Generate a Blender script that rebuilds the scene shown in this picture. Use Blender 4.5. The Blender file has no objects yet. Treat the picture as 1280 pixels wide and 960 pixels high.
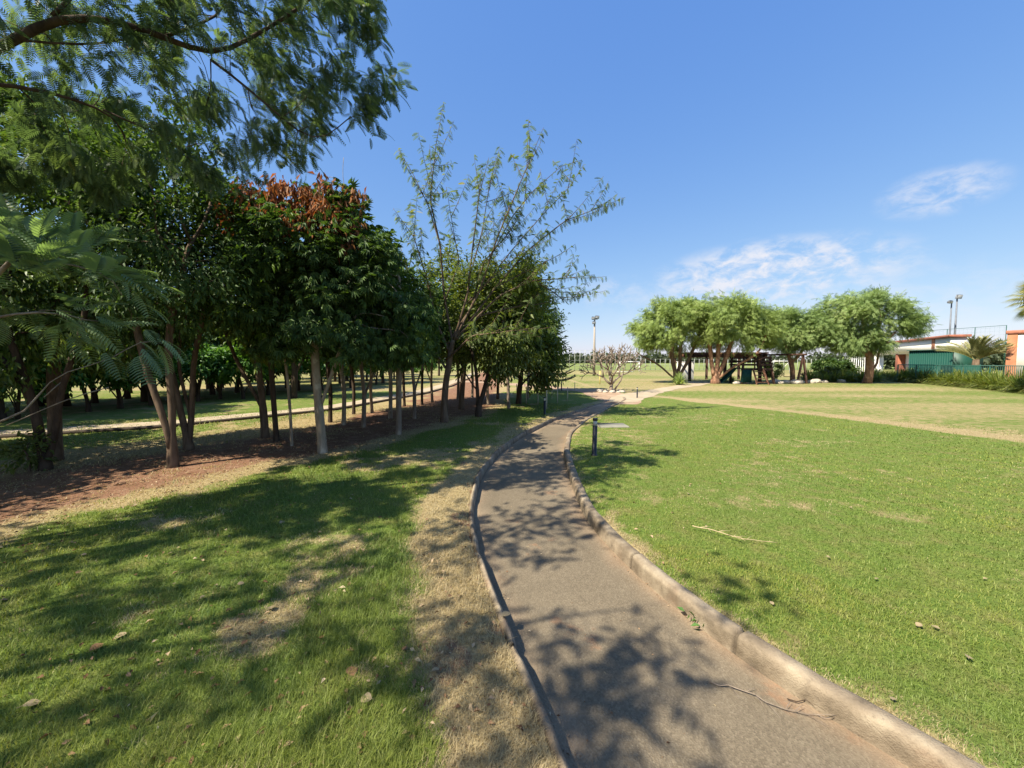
import bpy, math, random
import numpy as np
from mathutils import Vector, Matrix

# ------------------------------------------------------------------ camera, sky, sun, exposure
S = bpy.context.scene
COL = S.collection
F = 490.0                                    # focal length in photo pixels (1280 wide)
CAM_H = 1.6
PITCH = math.atan(28 / F)
cam_d = bpy.data.cameras.new("camera")
cam_d.sensor_width = 36.0
cam_d.lens = 36.0 * F / 1280.0
cam_d.clip_start = 0.05
cam_d.clip_end = 3000
cam = bpy.data.objects.new("camera", cam_d)
COL.objects.link(cam)
cam.location = (0, 0, CAM_H)
cam.rotation_euler = (math.pi / 2 - PITCH, 0, 0)
S.camera = cam

SUN_EL, SUN_BACK = math.radians(50), math.radians(33)      # elevation; degrees behind the exact left
to_sun = Vector((-math.cos(SUN_BACK) * math.cos(SUN_EL), -math.sin(SUN_BACK) * math.cos(SUN_EL), math.sin(SUN_EL)))
sun_d = bpy.data.lights.new("sun", 'SUN')
sun_d.energy = 3.7
sun_d.angle = math.radians(0.53)
sun_d.color = (1.0, 0.92, 0.77)
sun = bpy.data.objects.new("sun", sun_d)
COL.objects.link(sun)
sun.rotation_euler = to_sun.to_track_quat('Z', 'Y').to_euler()
sun.location = to_sun * 40

W = bpy.data.worlds.new("World")
S.world = W
W.use_nodes = True
nt = W.node_tree
nt.nodes.clear()
def wn(t, **k):
    n = nt.nodes.new(t)
    for a, b in k.items():
        setattr(n, a, b)
    return n
sky = wn('ShaderNodeTexSky', sky_type='NISHITA', sun_disc=False, sun_elevation=SUN_EL,
         sun_rotation=math.atan2(to_sun.x, to_sun.y), altitude=600, air_density=1.0, dust_density=0.9, ozone_density=2.2)
tc = wn('ShaderNodeTexCoord')
def patch(direction, stretch, radius, soft):
    """mask of one thin cloud: an ellipse round a direction of the sky dome"""
    d = Vector(direction).normalized()
    r = Vector((d.y, -d.x, 0)).normalized()
    u = r.cross(d)
    def dot(v, s):
        n = wn('ShaderNodeVectorMath', operation='DOT_PRODUCT')
        nt.links.new(tc.outputs['Generated'], n.inputs[0])
        n.inputs[1].default_value = tuple(v * s)
        return n.outputs['Value']
    a = wn('ShaderNodeMath', operation='POWER'); nt.links.new(dot(r, 1 / radius), a.inputs[0]); a.inputs[1].default_value = 2
    b = wn('ShaderNodeMath', operation='POWER'); nt.links.new(dot(u, stretch / radius), b.inputs[0]); b.inputs[1].default_value = 2
    c = wn('ShaderNodeMath', operation='ADD'); nt.links.new(a.outputs[0], c.inputs[0]); nt.links.new(b.outputs[0], c.inputs[1])
    m = wn('ShaderNodeMapRange', interpolation_type='SMOOTHSTEP'); nt.links.new(c.outputs[0], m.inputs[0])
    m.inputs[1].default_value = 0.0; m.inputs[2].default_value = soft; m.inputs[3].default_value = 1.0; m.inputs[4].default_value = 0.0
    fr = wn('ShaderNodeMath', operation='GREATER_THAN'); nt.links.new(dot(d, 1), fr.inputs[0]); fr.inputs[1].default_value = 0.0
    o = wn('ShaderNodeMath', operation='MULTIPLY'); nt.links.new(m.outputs[0], o.inputs[0]); nt.links.new(fr.outputs[0], o.inputs[1])
    return o.outputs[0]
def sky_dir(px, py):
    return Vector(((px - 640) / F, 1.0, (452 - py) / F))
masks_c = [(patch(sky_dir(955, 344), 3.3, 0.27, 1.0), 1.35), (patch(sky_dir(1160, 246), 2.0, 0.09, 1.0), .8),
           (patch(sky_dir(780, 368), 3.2, 0.16, 1.0), 0.42), (patch(sky_dir(1000, 385), 5, 0.45, 1.0), 0.38)]
acc = None
for o, wgt in masks_c:
    k = wn('ShaderNodeMath', operation='MULTIPLY'); nt.links.new(o, k.inputs[0]); k.inputs[1].default_value = wgt
    if acc is None:
        acc = k.outputs[0]
    else:
        mx = wn('ShaderNodeMath', operation='MAXIMUM'); nt.links.new(acc, mx.inputs[0]); nt.links.new(k.outputs[0], mx.inputs[1]); acc = mx.outputs[0]
mp = wn('ShaderNodeMapping'); nt.links.new(tc.outputs['Generated'], mp.inputs[0])
mp.inputs['Rotation'].default_value = (0, math.radians(-16), 0); mp.inputs['Scale'].default_value = (8, 8, 15)
n1 = wn('ShaderNodeTexNoise'); nt.links.new(mp.outputs[0], n1.inputs['Vector'])
n1.inputs['Scale'].default_value = 2.5; n1.inputs['Detail'].default_value = 9; n1.inputs['Roughness'].default_value = 0.62; n1.inputs['Distortion'].default_value = 0.35
mr = wn('ShaderNodeMapRange', interpolation_type='SMOOTHSTEP'); nt.links.new(n1.outputs[0], mr.inputs[0])
mr.inputs[1].default_value = 0.36; mr.inputs[2].default_value = 0.68
cm = wn('ShaderNodeMath', operation='MULTIPLY'); nt.links.new(acc, cm.inputs[0]); nt.links.new(mr.outputs[0], cm.inputs[1])
cm2 = wn('ShaderNodeMath', operation='MULTIPLY'); nt.links.new(cm.outputs[0], cm2.inputs[0]); cm2.inputs[1].default_value = 0.85
sep = wn('ShaderNodeSeparateColor'); nt.links.new(sky.outputs[0], sep.inputs[0])
comb = wn('ShaderNodeCombineColor')
for k, (e, g) in enumerate(((.88, .66), (.62, 1.02), (.26, 2.30))):         # evens out the sky's range as the camera did
    pw = wn('ShaderNodeMath', operation='POWER'); nt.links.new(sep.outputs[k], pw.inputs[0]); pw.inputs[1].default_value = e
    ml = wn('ShaderNodeMath', operation='MULTIPLY'); nt.links.new(pw.outputs[0], ml.inputs[0]); ml.inputs[1].default_value = g
    nt.links.new(ml.outputs[0], comb.inputs[k])
mixc = wn('ShaderNodeMix', data_type='RGBA'); nt.links.new(cm2.outputs[0], mixc.inputs[0])
nt.links.new(comb.outputs[0], mixc.inputs[6]); mixc.inputs[7].default_value = (3.2, 3.3, 3.65, 1)
bg = wn('ShaderNodeBackground'); nt.links.new(mixc.outputs[2], bg.inputs[0]); bg.inputs[1].default_value = 0.092
wo = wn('ShaderNodeOutputWorld'); nt.links.new(bg.outputs[0], wo.inputs[0])

S.view_settings.view_transform = 'Standard'
S.view_settings.look = 'None'
S.view_settings.gamma = 1
S.view_settings.use_curve_mapping = False
S.view_settings.exposure = 1.5
S.render.engine = 'CYCLES'
S.cycles.max_bounces = 6
S.cycles.diffuse_bounces = 3
S.cycles.glossy_bounces = 2
S.cycles.transmission_bounces = 4
S.cycles.transparent_max_bounces = 4
S.cycles.use_denoising = True
S.cycles.denoiser = 'OPENIMAGEDENOISE'
S.cycles.sample_clamp_indirect = 4
S.cycles.caustics_reflective = False
S.cycles.caustics_refractive = False

# ------------------------------------------------------------------ helpers
def P(px, py, z=0.0):
    """the point of the plane at height z that the photo shows at (px, py)"""
    d = (CAM_H - z) * F / (py - 452.0)
    return np.array(((px - 640.0) / F * d, d, z))
def D(px, py, d):
    """the point d metres ahead that the photo shows at (px, py)"""
    return np.array(((px - 640.0) / F * d, d, CAM_H + (452.0 - py) / F * d))

class MB:
    """collects shapes and links them as ONE mesh object"""
    def __init__(s):
        s.v, s.f, s.n = [], [], 0
    def add(s, v, f):
        v = np.asarray(v, dtype=np.float64).reshape(-1, 3)
        f = np.asarray(f, dtype=np.int64)
        s.v.append(v); s.f.append(f + s.n); s.n += len(v)
        return s
    def box(s, c, size, rz=0.0, tilt=None, bev=0.0):
        x, y, z = np.array(size) / 2.0
        b = min(bev, x * .9, y * .9, z * .9)
        if b > 0:                            # chamfered box, 24 vertices
            vs, idx = [], {}
            for sx in (-1, 1):
                for sy in (-1, 1):
                    for sz in (-1, 1):
                        for k in range(3):
                            p = [sx * (x - b), sy * (y - b), sz * (z - b)]
                            p[k] = (sx * x, sy * y, sz * z)[k]
                            idx[(sx, sy, sz, k)] = len(vs); vs.append(p)
            v = np.array(vs); fs = []
            for k in range(3):
                a, c2 = [(1, 2), (0, 2), (0, 1)][k]
                for sg in (-1, 1):
                    q = []
                    for (ua, uc) in ((-1, -1), (1, -1), (1, 1), (-1, 1)):
                        t = [0, 0, 0]; t[k] = sg; t[a] = ua; t[c2] = uc
                        q.append(idx[(t[0], t[1], t[2], k)])
                    fs.append(q)
            for k in range(3):
                a, c2 = [(1, 2), (0, 2), (0, 1)][k]
                for ua in (-1, 1):
                    for uc in (-1, 1):
                        t1 = [0, 0, 0]; t1[k] = -1; t1[a] = ua; t1[c2] = uc
                        t2 = list(t1); t2[k] = 1
                        fs.append([idx[(*t1, a)], idx[(*t2, a)], idx[(*t2, c2)], idx[(*t1, c2)]])
            tri = []
            for sx in (-1, 1):
                for sy in (-1, 1):
                    for sz in (-1, 1):
                        i0, i1, i2 = (idx[(sx, sy, sz, k)] for k in range(3))
                        tri.append([i0, i1, i2, i2])
            fs = fs + tri
        else:
            v = np.array([[a, b2, c2] for a in (-x, x) for b2 in (-y, y) for c2 in (-z, z)])
            fs = [[0, 1, 3, 2], [4, 6, 7, 5], [0, 4, 5, 1], [2, 3, 7, 6], [0, 2, 6, 4], [1, 5, 7, 3]]
        if tilt is not None:
            v = v @ np.array(tilt).T
        cz, sz_ = math.cos(rz), math.sin(rz)
        v = v @ np.array([[cz, -sz_, 0], [sz_, cz, 0], [0, 0, 1]]).T + np.array(c)
        return s.add(v, fs)
    def bar(s, a, b, w, h=None, bev=0.0):
        """a square bar from a to b"""
        a, b = np.array(a, float), np.array(b, float)
        h = w if h is None else h
        d = b - a; L = np.linalg.norm(d); d = d / L
        up = np.array((0, 0, 1.0)) if abs(d[2]) < 0.95 else np.array((0, 1.0, 0))
        sd = np.cross(up, d); sd /= np.linalg.norm(sd); u = np.cross(d, sd)
        R = np.stack([d, sd, u], axis=1)
        t = MB().box((0, 0, 0), (L, w, h), bev=bev)
        return s.add(t.v[0] @ R.T + (a + b) / 2, t.f[0])
    def tube(s, pts, rad, sides=8, cap=True):
        pts = np.asarray(pts, float); n = len(pts)
        rad = np.broadcast_to(np.asarray(rad, float), (n,))
        t = np.gradient(pts, axis=0); t /= np.linalg.norm(t, axis=1)[:, None] + 1e-12
        ref = np.array((1.0, 0, 0)) if abs(t[0][0]) < 0.8 else np.array((0, 1.0, 0))
        u = np.cross(t[0], ref); u /= np.linalg.norm(u)
        vs = []
        ang = np.arange(sides) * 2 * math.pi / sides
        for i in range(n):
            u = u - t[i] * np.dot(u, t[i]); u /= np.linalg.norm(u) + 1e-12
            w = np.cross(t[i], u)
            vs.append(pts[i] + rad[i] * (np.cos(ang)[:, None] * u + np.sin(ang)[:, None] * w))
        v = np.concatenate(vs)
        i = np.arange(n - 1)[:, None] * sides; j = np.arange(sides)[None]; j2 = (j + 1) % sides
        f = np.stack([i + j, i + j2, i + sides + j2, i + sides + j], -1).reshape(-1, 4)
        s.add(v, f)
        if cap:
            b0 = s.n
            s.add([pts[0], pts[-1]], np.zeros((0, 4), int))
            o = b0 - n * sides
            k = np.arange(sides)
            c0 = np.stack([np.full(sides, b0), o + (k + 1) % sides, o + k, o + k], -1)
            e = o + (n - 1) * sides
            c1 = np.stack([np.full(sides, b0 + 1), e + k, e + (k + 1) % sides, e + (k + 1) % sides], -1)
            s.f.append(c0); s.f.append(c1)
        return s
    def scatter(s, tv, tf, pos, R, sc):
        """copies of a template: pos (n,3), R (n,3,3), sc (n,)"""
        n, k = len(pos), len(tv)
        v = np.einsum('nij,kj->nki', R, tv) * np.asarray(sc)[:, None, None] + pos[:, None]
        f = (np.asarray(tf)[None] + (np.arange(n) * k)[:, None, None]).reshape(-1, 4)
        return s.add(v.reshape(-1, 3), f)
    def mesh(s, name):
        v = np.concatenate(s.v); f = np.concatenate([x.reshape(-1, 4) for x in s.f if len(x)])
        tri = f[:, 2] == f[:, 3]
        cnt = np.where(tri, 3, 4)
        start = np.concatenate([[0], np.cumsum(cnt)[:-1]])
        keep = np.ones(f.shape, bool); keep[tri, 3] = False
        loops = f[keep]
        m = bpy.data.meshes.new(name)
        m.vertices.add(len(v)); m.vertices.foreach_set('co', v.astype(np.float32).ravel())
        m.loops.add(len(loops)); m.loops.foreach_set('vertex_index', loops.astype(np.int32))
        m.polygons.add(len(f)); m.polygons.foreach_set('loop_start', start.astype(np.int32))
        m.update(calc_edges=True)
        return m
    def build(s, name, mat, parent=None, smooth=False):
        m = s.mesh(name)
        m.materials.append(mat)
        if smooth:
            m.polygons.foreach_set('use_smooth', np.ones(len(m.polygons), bool))
        o = bpy.data.objects.new(name, m); COL.objects.link(o)
        if parent is not None:
            o.parent = parent
        return o

def tag(o, label=None, cat=None, group=None, kind=None):
    if label: o['label'] = label
    if cat: o['category'] = cat
    if group: o['group'] = group
    if kind: o['kind'] = kind
    return o
def thing(name, label, cat, loc=(0, 0, 0), rz=0.0, group=None):
    o = bpy.data.objects.new(name, None); COL.objects.link(o)
    o.empty_display_size = 0.2
    o.location = tuple(float(x) for x in loc); o.rotation_euler = (0, 0, rz)
    return tag(o, label, cat, group)
def copy_tree(o, parent=None):
    c = o.copy(); COL.objects.link(c)
    if parent is not None: c.parent = parent
    for ch in list(o.children):
        copy_tree(ch, c)
    return c
def again(o, loc, rz, label=None, group=None, sc=1.0):
    c = copy_tree(o)
    c.location = tuple(float(x) for x in loc); c.rotation_euler = (0, 0, rz); c.scale = (sc,) * 3 if np.isscalar(sc) else sc
    if label: c['label'] = label
    if group: c['group'] = group
    return c

# value noise in numpy
def vnoise(x, y, seed=0):
    xi, yi = np.floor(x).astype(np.int64), np.floor(y).astype(np.int64)
    xf, yf = x - xi, y - yi
    xf, yf = xf * xf * (3 - 2 * xf), yf * yf * (3 - 2 * yf)
    def h(a, b):
        n = (a * 374761393 + b * 668265263 + seed * 974634777) & 0xffffffff
        n = ((n ^ (n >> 13)) * 1274126177) & 0xffffffff
        return ((n ^ (n >> 16)) & 0xffff) / 65535.0
    return (h(xi, yi) * (1 - xf) + h(xi + 1, yi) * xf) * (1 - yf) + (h(xi, yi + 1) * (1 - xf) + h(xi + 1, yi + 1) * xf) * yf
def fbm(x, y, seed=0, oct=4):
    s, a, t = 0, 1.0, 0
    for k in range(oct):
        s = s + a * vnoise(x * 2 ** k, y * 2 ** k, seed + k); t += a; a *= .55
    return s / t
def sstep(a, b, x):
    t = np.clip((x - a) / (b - a), 0, 1)
    return t * t * (3 - 2 * t)

# ------------------------------------------------------------------ materials
class NT:
    def __init__(s, name):
        s.m = bpy.data.materials.new(name); s.m.use_nodes = True
        s.t = s.m.node_tree; s.t.nodes.clear()
        s.out = s.n('ShaderNodeOutputMaterial')
    def n(s, t, **k):
        n = s.t.nodes.new(t)
        for a, b in k.items():
            setattr(n, a, b)
        return n
    def l(s, a, b): s.t.links.new(a, b)
    def coord(s, scale=(1, 1, 1), kind='Object'):
        if kind == 'World':
            c = s.n('ShaderNodeNewGeometry').outputs['Position']
        else:
            c = s.n('ShaderNodeTexCoord').outputs[kind]
        mpp = s.n('ShaderNodeMapping'); s.l(c, mpp.inputs[0]); mpp.inputs['Scale'].default_value = scale
        return mpp.outputs[0]
    def noise(s, vec, scale, detail=4, rough=.55, dist=0.0):
        k = s.n('ShaderNodeTexNoise'); s.l(vec, k.inputs['Vector'])
        k.inputs['Scale'].default_value = scale; k.inputs['Detail'].default_value = detail
        k.inputs['Roughness'].default_value = rough; k.inputs['Distortion'].default_value = dist
        return k.outputs[0]
    def ramp(s, fac, stops):
        r = s.n('ShaderNodeValToRGB'); s.l(fac, r.inputs[0])
        e = r.color_ramp.elements
        e[0].position, e[0].color = stops[0][0], (*stops[0][1], 1)
        e[1].position, e[1].color = stops[-1][0], (*stops[-1][1], 1)
        for p, c in stops[1:-1]:
            k = e.new(p); k.color = (*c, 1)
        return r.outputs[0]
    def mix(s, fac, a, b, blend='MIX'):
        k = s.n('ShaderNodeMix', data_type='RGBA', blend_type=blend)
        for v, i in ((fac, 0), (a, 6), (b, 7)):
            if isinstance(v, (int, float)): k.inputs[i].default_value = v
            elif isinstance(v, tuple): k.inputs[i].default_value = (*v, 1)
            else: s.l(v, k.inputs[i])
        return k.outputs[2]
    def math(s, op, a, b=0.0):
        k = s.n('ShaderNodeMath', operation=op)
        for v, i in ((a, 0), (b, 1)):
            if isinstance(v, (int, float)): k.inputs[i].default_value = v
            else: s.l(v, k.inputs[i])
        return k.outputs[0]
    def step(s, v, a, b):
        k = s.n('ShaderNodeMapRange', interpolation_type='SMOOTHSTEP'); s.l(v, k.inputs[0])
        k.inputs[1].default_value = a; k.inputs[2].default_value = b
        return k.outputs[0]
    def bsdf(s, col, rough=.7, spec=.3, metal=0.0, bump=None, bstr=.3, bdist=.02):
        p = s.n('ShaderNodeBsdfPrincipled')
        if isinstance(col, tuple): p.inputs['Base Color'].default_value = (*col, 1)
        else: s.l(col, p.inputs['Base Color'])
        p.inputs['Roughness'].default_value = rough
        p.inputs['Specular IOR Level'].default_value = spec
        p.inputs['Metallic'].default_value = metal
        if bump is not None:
            b = s.n('ShaderNodeBump'); s.l(bump, b.inputs['Height'])
            b.inputs['Strength'].default_value = bstr; b.inputs['Distance'].default_value = bdist
            s.l(b.outputs[0], p.inputs['Normal'])
        return p.outputs[0]
    def done(s, sh):
        s.l(sh, s.out.inputs[0]); return s.m

def leaf_mat(name, stops, trans=.35, rough=.45, spec=.35, clump=.35, tcol=(1.5, 1.5, .55), cscale=1.3):
    """leaf shader: a colour per leaf, slow change through the crown, light shining through"""
    t = NT(name)
    rnd = t.n('ShaderNodeNewGeometry').outputs['Random Per Island']
    nz = t.noise(t.coord(), cscale, 3)
    f = t.math('ADD', t.math('MULTIPLY', rnd, 1 - clump), t.math('MULTIPLY', t.step(nz, .3, .7), clump))
    col = t.ramp(f, stops)
    a = t.bsdf(col, rough, spec)
    tr = t.n('ShaderNodeBsdfTranslucent')
    t.l(t.mix(1.0, col, tcol, 'MULTIPLY'), tr.inputs[0])
    m = t.n('ShaderNodeMixShader'); m.inputs[0].default_value = trans
    t.l(a, m.inputs[1]); t.l(tr.outputs[0], m.inputs[2])
    return t.done(m.outputs[0])
def plain(name, col, rough=.6, spec=.3, metal=0.0, var=.18, scale=6.0, stretch=(1, 1, 1), bstr=.15, dirt=None, dirt_amt=.5):
    t = NT(name)
    c = t.coord(stretch)
    nz = t.noise(c, scale, 5, .6)
    dark = tuple(x * (1 - var) for x in col); light = tuple(min(1, x * (1 + var)) for x in col)
    colr = t.ramp(nz, [(.25, dark), (.75, light)])
    if dirt:
        d = t.noise(c, scale * .35, 6, .7)
        colr = t.mix(t.math('MULTIPLY', t.step(d, .5, .72), dirt_amt), colr, dirt)
    fine = t.noise(c, scale * 9, 3)
    return t.done(t.bsdf(colr, rough, spec, metal, fine, bstr, .01))
def bark(name, dark, light, scale=14, patch_col=None, stretch=(1, 1, .18)):
    t = NT(name)
    c = t.coord(stretch)
    n1_ = t.noise(c, scale, 6, .65, .4)
    col = t.ramp(n1_, [(.3, dark), (.7, light)])
    if patch_col:
        n2_ = t.noise(t.coord((1, 1, .6)), 5, 4, .6)
        col = t.mix(t.step(n2_, .52, .66), col, patch_col)
    return t.done(t.bsdf(col, .9, .15, 0, n1_, .7, .02))

M = {}
M['bark_brown'] = bark('bark_brown', (.055, .036, .024), (.19, .135, .09))
M['bark_dark'] = bark('bark_dark', (.03, .021, .015), (.10, .07, .048))
M['bark_pale'] = bark('bark_pale', (.16, .125, .088), (.36, .30, .22), 9, (.42, .37, .29))
M['bark_grey'] = bark('bark_grey', (.13, .10, .075), (.27, .21, .155), 10, (.32, .27, .2))
M['bark_red'] = bark('bark_red', (.12, .06, .036), (.36, .20, .125), 8, (.42, .25, .16))
M['bark_bare'] = bark('bark_bare', (.13, .10, .075), (.30, .24, .185), 12)
M['shaded_stone'] = plain('shaded_stone', (.07, .055, .042), .95, .1, var=.4)  # dark base colour stands in for the shade on the road kerb
M['leaf_dark'] = leaf_mat('leaf_dark', [(0, (0.034, 0.068, 0.019)), (0.45, (0.058, 0.109, 0.029)), (0.8, (0.095, 0.161, 0.036)), (1, (0.182, 0.227, 0.054))], .30, .58, .28)
M['leaf_mid'] = leaf_mat('leaf_mid', [(0, (0.043, 0.077, 0.018)), (0.5, (0.082, 0.138, 0.031)), (0.85, (0.14, 0.197, 0.043)), (1, (0.238, 0.238, 0.063))], .38)
M['leaf_olive'] = leaf_mat('leaf_olive', [(0, (0.054, 0.076, 0.02)), (0.5, (0.107, 0.145, 0.033)), (0.85, (0.168, 0.199, 0.054)), (1, (0.26, 0.213, 0.076))], .40)
M['leaf_thin'] = leaf_mat('leaf_thin', [(0, (0.072, 0.111, 0.039)), (0.5, (0.135, 0.19, 0.056)), (0.88, (0.207, 0.254, 0.079)), (1, (0.412, 0.302, 0.111))], .42, .5, .35, .2)
M['leaf_orange'] = leaf_mat('leaf_orange', [(0, (0.115, 0.047, 0.024)), (0.5, (0.245, 0.106, 0.043)), (1, (0.346, 0.185, 0.073))], .35, .6, .2, .2, (1.4, .9, .5))
M['leaf_frond'] = leaf_mat('leaf_frond', [(0, (0.052, 0.089, 0.056)), (0.5, (0.091, 0.144, 0.082)), (0.9, (0.145, 0.205, 0.098)), (1, (0.262, 0.246, 0.092))], .45, .5, .3, .4)
M['leaf_frond_pale'] = leaf_mat('leaf_frond_pale', [(0, (0.117, 0.186, 0.111)), (0.5, (0.175, 0.266, 0.149)), (0.9, (0.233, 0.324, 0.165)), (1, (0.292, 0.331, 0.133))], .42, .5, .3, .3)
M['leaf_pepper'] = leaf_mat('leaf_pepper', [(0, (0.143, 0.194, 0.06)), (0.5, (0.243, 0.326, 0.09)), (0.85, (0.342, 0.42, 0.133)), (1, (0.453, 0.454, 0.214))], .32, .55, .25, .5, (1.25, 1.25, .75), cscale=.55)
M['leaf_pepper_dull'] = leaf_mat('leaf_pepper_dull', [(0, (0.125, 0.185, 0.066)), (0.5, (0.213, 0.302, 0.098)), (0.85, (0.309, 0.391, 0.139)), (1, (0.423, 0.442, 0.208))], .32, .55, .25, .5, (1.25, 1.25, .75), cscale=.55)
M['leaf_pine'] = leaf_mat('leaf_pine', [(0, (.018, .034, .018)), (1, (.042, .066, .032))], .15, .6)
M['leaf_hedge'] = leaf_mat('leaf_hedge', [(0, (0.048, 0.12, 0.023)), (0.6, (0.088, 0.199, 0.04)), (1, (0.159, 0.27, 0.063))], .38)
M['leaf_strap'] = leaf_mat('leaf_strap', [(0, (0.104, 0.14, 0.032)), (0.5, (0.171, 0.22, 0.046)), (0.85, (0.256, 0.268, 0.073)), (1, (0.366, 0.305, 0.122))], .35, .5, .3, .25)
M['leaf_palm'] = leaf_mat('leaf_palm', [(0, (0.18, 0.192, 0.084)), (0.6, (0.3, 0.3, 0.132)), (1, (0.48, 0.408, 0.216))], .3, .5, .3, .2)
M['leaf_far'] = leaf_mat('leaf_far', [(0, (.07, .095, .06)), (1, (.13, .155, .095))], .3, .7, .1)  # paler, bluer tones put the distance haze into the leaf colour
M['straw'] = plain('straw', (.42, .33, .19), .8, .1)
M['dead_leaf'] = plain('dead_leaf', (.22, .12, .055), .7, .2, var=.5, scale=25)
M['dead_leaf_pale'] = plain('dead_leaf_pale', (.27, .21, .12), .7, .2, var=.3, scale=25)
M['black_metal'] = plain('black_metal', (.014, .014, .015), .42, .45, var=.3, scale=9, dirt=(.10, .075, .05), dirt_amt=.35)
M['lens'] = plain('lens', (.45, .45, .42), .35, .4, var=.1)
M['grey_metal'] = plain('grey_metal', (.15, .16, .18), .6, .3, 0)
M['white_paint'] = plain('white_paint', (.74, .73, .70), .6, .3, var=.06, dirt=(.45, .40, .33), dirt_amt=.25, scale=2)
M['white_wall'] = plain('white_wall', (.78, .75, .68), .8, .2, var=.05, scale=1.2, dirt=(.5, .42, .32), dirt_amt=.25)
M['terracotta'] = plain('terracotta', (.36, .155, .08), .8, .2, var=.18, scale=3)
M['roof_red'] = plain('roof_red', (.33, .13, .08), .85, .15, var=.3, scale=5)
M['green_metal'] = plain('green_metal', (.009, .062, .042), .5, .4, var=.12, scale=2)
M['green_mesh'] = plain('green_mesh', (.018, .075, .055), .8, .1, var=.2, scale=2)
M['green_cloth'] = plain('green_cloth', (.012, .05, .045), .8, .1)
M['dark_wood'] = plain('dark_wood', (.055, .028, .018), .75, .2, var=.4, scale=8, stretch=(1, 1, .2))
M['brown_wood'] = plain('brown_wood', (.16, .075, .045), .75, .2, var=.35, scale=8, stretch=(1, 1, .2))
M['stake_wood'] = plain('stake_wood', (.50, .44, .32), .85, .1, var=.3, scale=15)
M['yellow_paint'] = plain('yellow_paint', (.62, .50, .16), .6, .3)
M['galv'] = plain('galv', (.36, .37, .34), .6, .3, 0, var=.1)
M['pale_pole'] = plain('pale_pole', (.36, .31, .26), .7, .2, var=.1)
M['stone'] = plain('stone', (.46, .40, .32), .9, .1, var=.25, scale=5)
M['concrete'] = plain('concrete', (.26, .245, .19), .9, .1, var=.2, scale=4)
M['shade_cloth'] = plain('shade_cloth', (.045, .045, .045), .9, .1)

# kerb: weathered concrete with joints, moss and soil stains
t = NT('kerb_concrete'); c = t.coord(kind='World')
n1_ = t.noise(c, 5, 6, .65); n2_ = t.noise(c, 1.7, 5, .6); n3_ = t.noise(c, 120, 4)
col = t.ramp(n1_, [(.28, (.12, .095, .066)), (.5, (.245, .198, .14)), (.72, (.36, .305, .22))])
col = t.mix(t.math('MULTIPLY', t.step(n2_, .52, .68), .65), col, (.20, .12, .075))
col = t.mix(t.math('MULTIPLY', t.step(t.noise(c, 9, 5), .6, .72), .6), col, (.09, .075, .06))
aj = t.n('ShaderNodeAttribute'); aj.attribute_name = 'joint'; at_ = t.n('ShaderNodeAttribute'); at_.attribute_name = 'stone_tint'
col = t.mix(1.0, col, t.ramp(at_.outputs['Fac'], [(0, (.80, .78, .75)), (1, (1.12, 1.10, 1.08))]), 'MULTIPLY')
col = t.mix(t.math('MULTIPLY', aj.outputs['Fac'], .85), col, (.045, .034, .024))
col = t.mix(t.math('MULTIPLY', t.step(t.noise(c, 26, 5, .7), .58, .70), .45), col, (.10, .08, .058))
M['kerb'] = t.done(t.bsdf(col, .92, .12, 0, t.math('ADD', n1_, t.math('MULTIPLY', n3_, .6)), .9, .014))

# asphalt: pale worn binder with grit, reddish soil washed over it
t = NT('asphalt'); c = t.coord(kind='World')
vor = t.n('ShaderNodeTexVoronoi'); t.l(c, vor.inputs['Vector']); vor.inputs['Scale'].default_value = 110
grit = t.noise(c, 190, 3, .7)
col = t.ramp(t.noise(c, 1.1, 6, .6), [(.3, (.10, .082, .058)), (.7, (.155, .128, .092))])
col = t.mix(.34, col, t.ramp(vor.outputs['Color'], [(.1, (.06, .049, .036)), (.5, (.128, .106, .078)), (.95, (.24, .205, .15))]))
col = t.mix(t.math('MULTIPLY', t.step(grit, .62, .74), .55), col, (.36, .32, .26))
col = t.mix(t.math('MULTIPLY', t.step(t.noise(c, 2.3, 6, .65), .60, .74), .55), col, (.26, .125, .065))
att = t.n('ShaderNodeAttribute'); att.attribute_name = 'soil'
col = t.mix(t.math('MULTIPLY', att.outputs['Fac'], .85), col, t.ramp(t.noise(c, 3, 5), [(.3, (.22, .135, .085)), (.7, (.40, .29, .20))]))
col = t.mix(t.math('MULTIPLY', t.step(t.noise(c, .7, 5, .6, .6), .45, .65), .35), col, (.085, .072, .052))
col = t.mix(1.0, col, (1.30, 1.26, 1.17), 'MULTIPLY')
M['asphalt'] = t.done(t.bsdf(col, .93, .15, 0, t.math('ADD', grit, vor.outputs['Distance']), .55, .006))

t = NT('dirt'); c = t.coord(kind='World')
col = t.ramp(t.noise(c, 1.6, 7, .65), [(.25, (.20, .12, .075)), (.5, (.34, .235, .155)), (.75, (.45, .35, .25))])
M['dirt'] = t.done(t.bsdf(col, .95, .1, 0, t.noise(c, 22, 5), .5, .02))
t = NT('pale_gravel'); c = t.coord(kind='World')
col = t.ramp(t.noise(c, 2.2, 7, .65), [(.25, (.30, .235, .15)), (.75, (.46, .38, .27))])
M['pale_gravel'] = t.done(t.bsdf(col, .95, .1, 0, t.noise(c, 22, 5), .4, .02))

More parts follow.
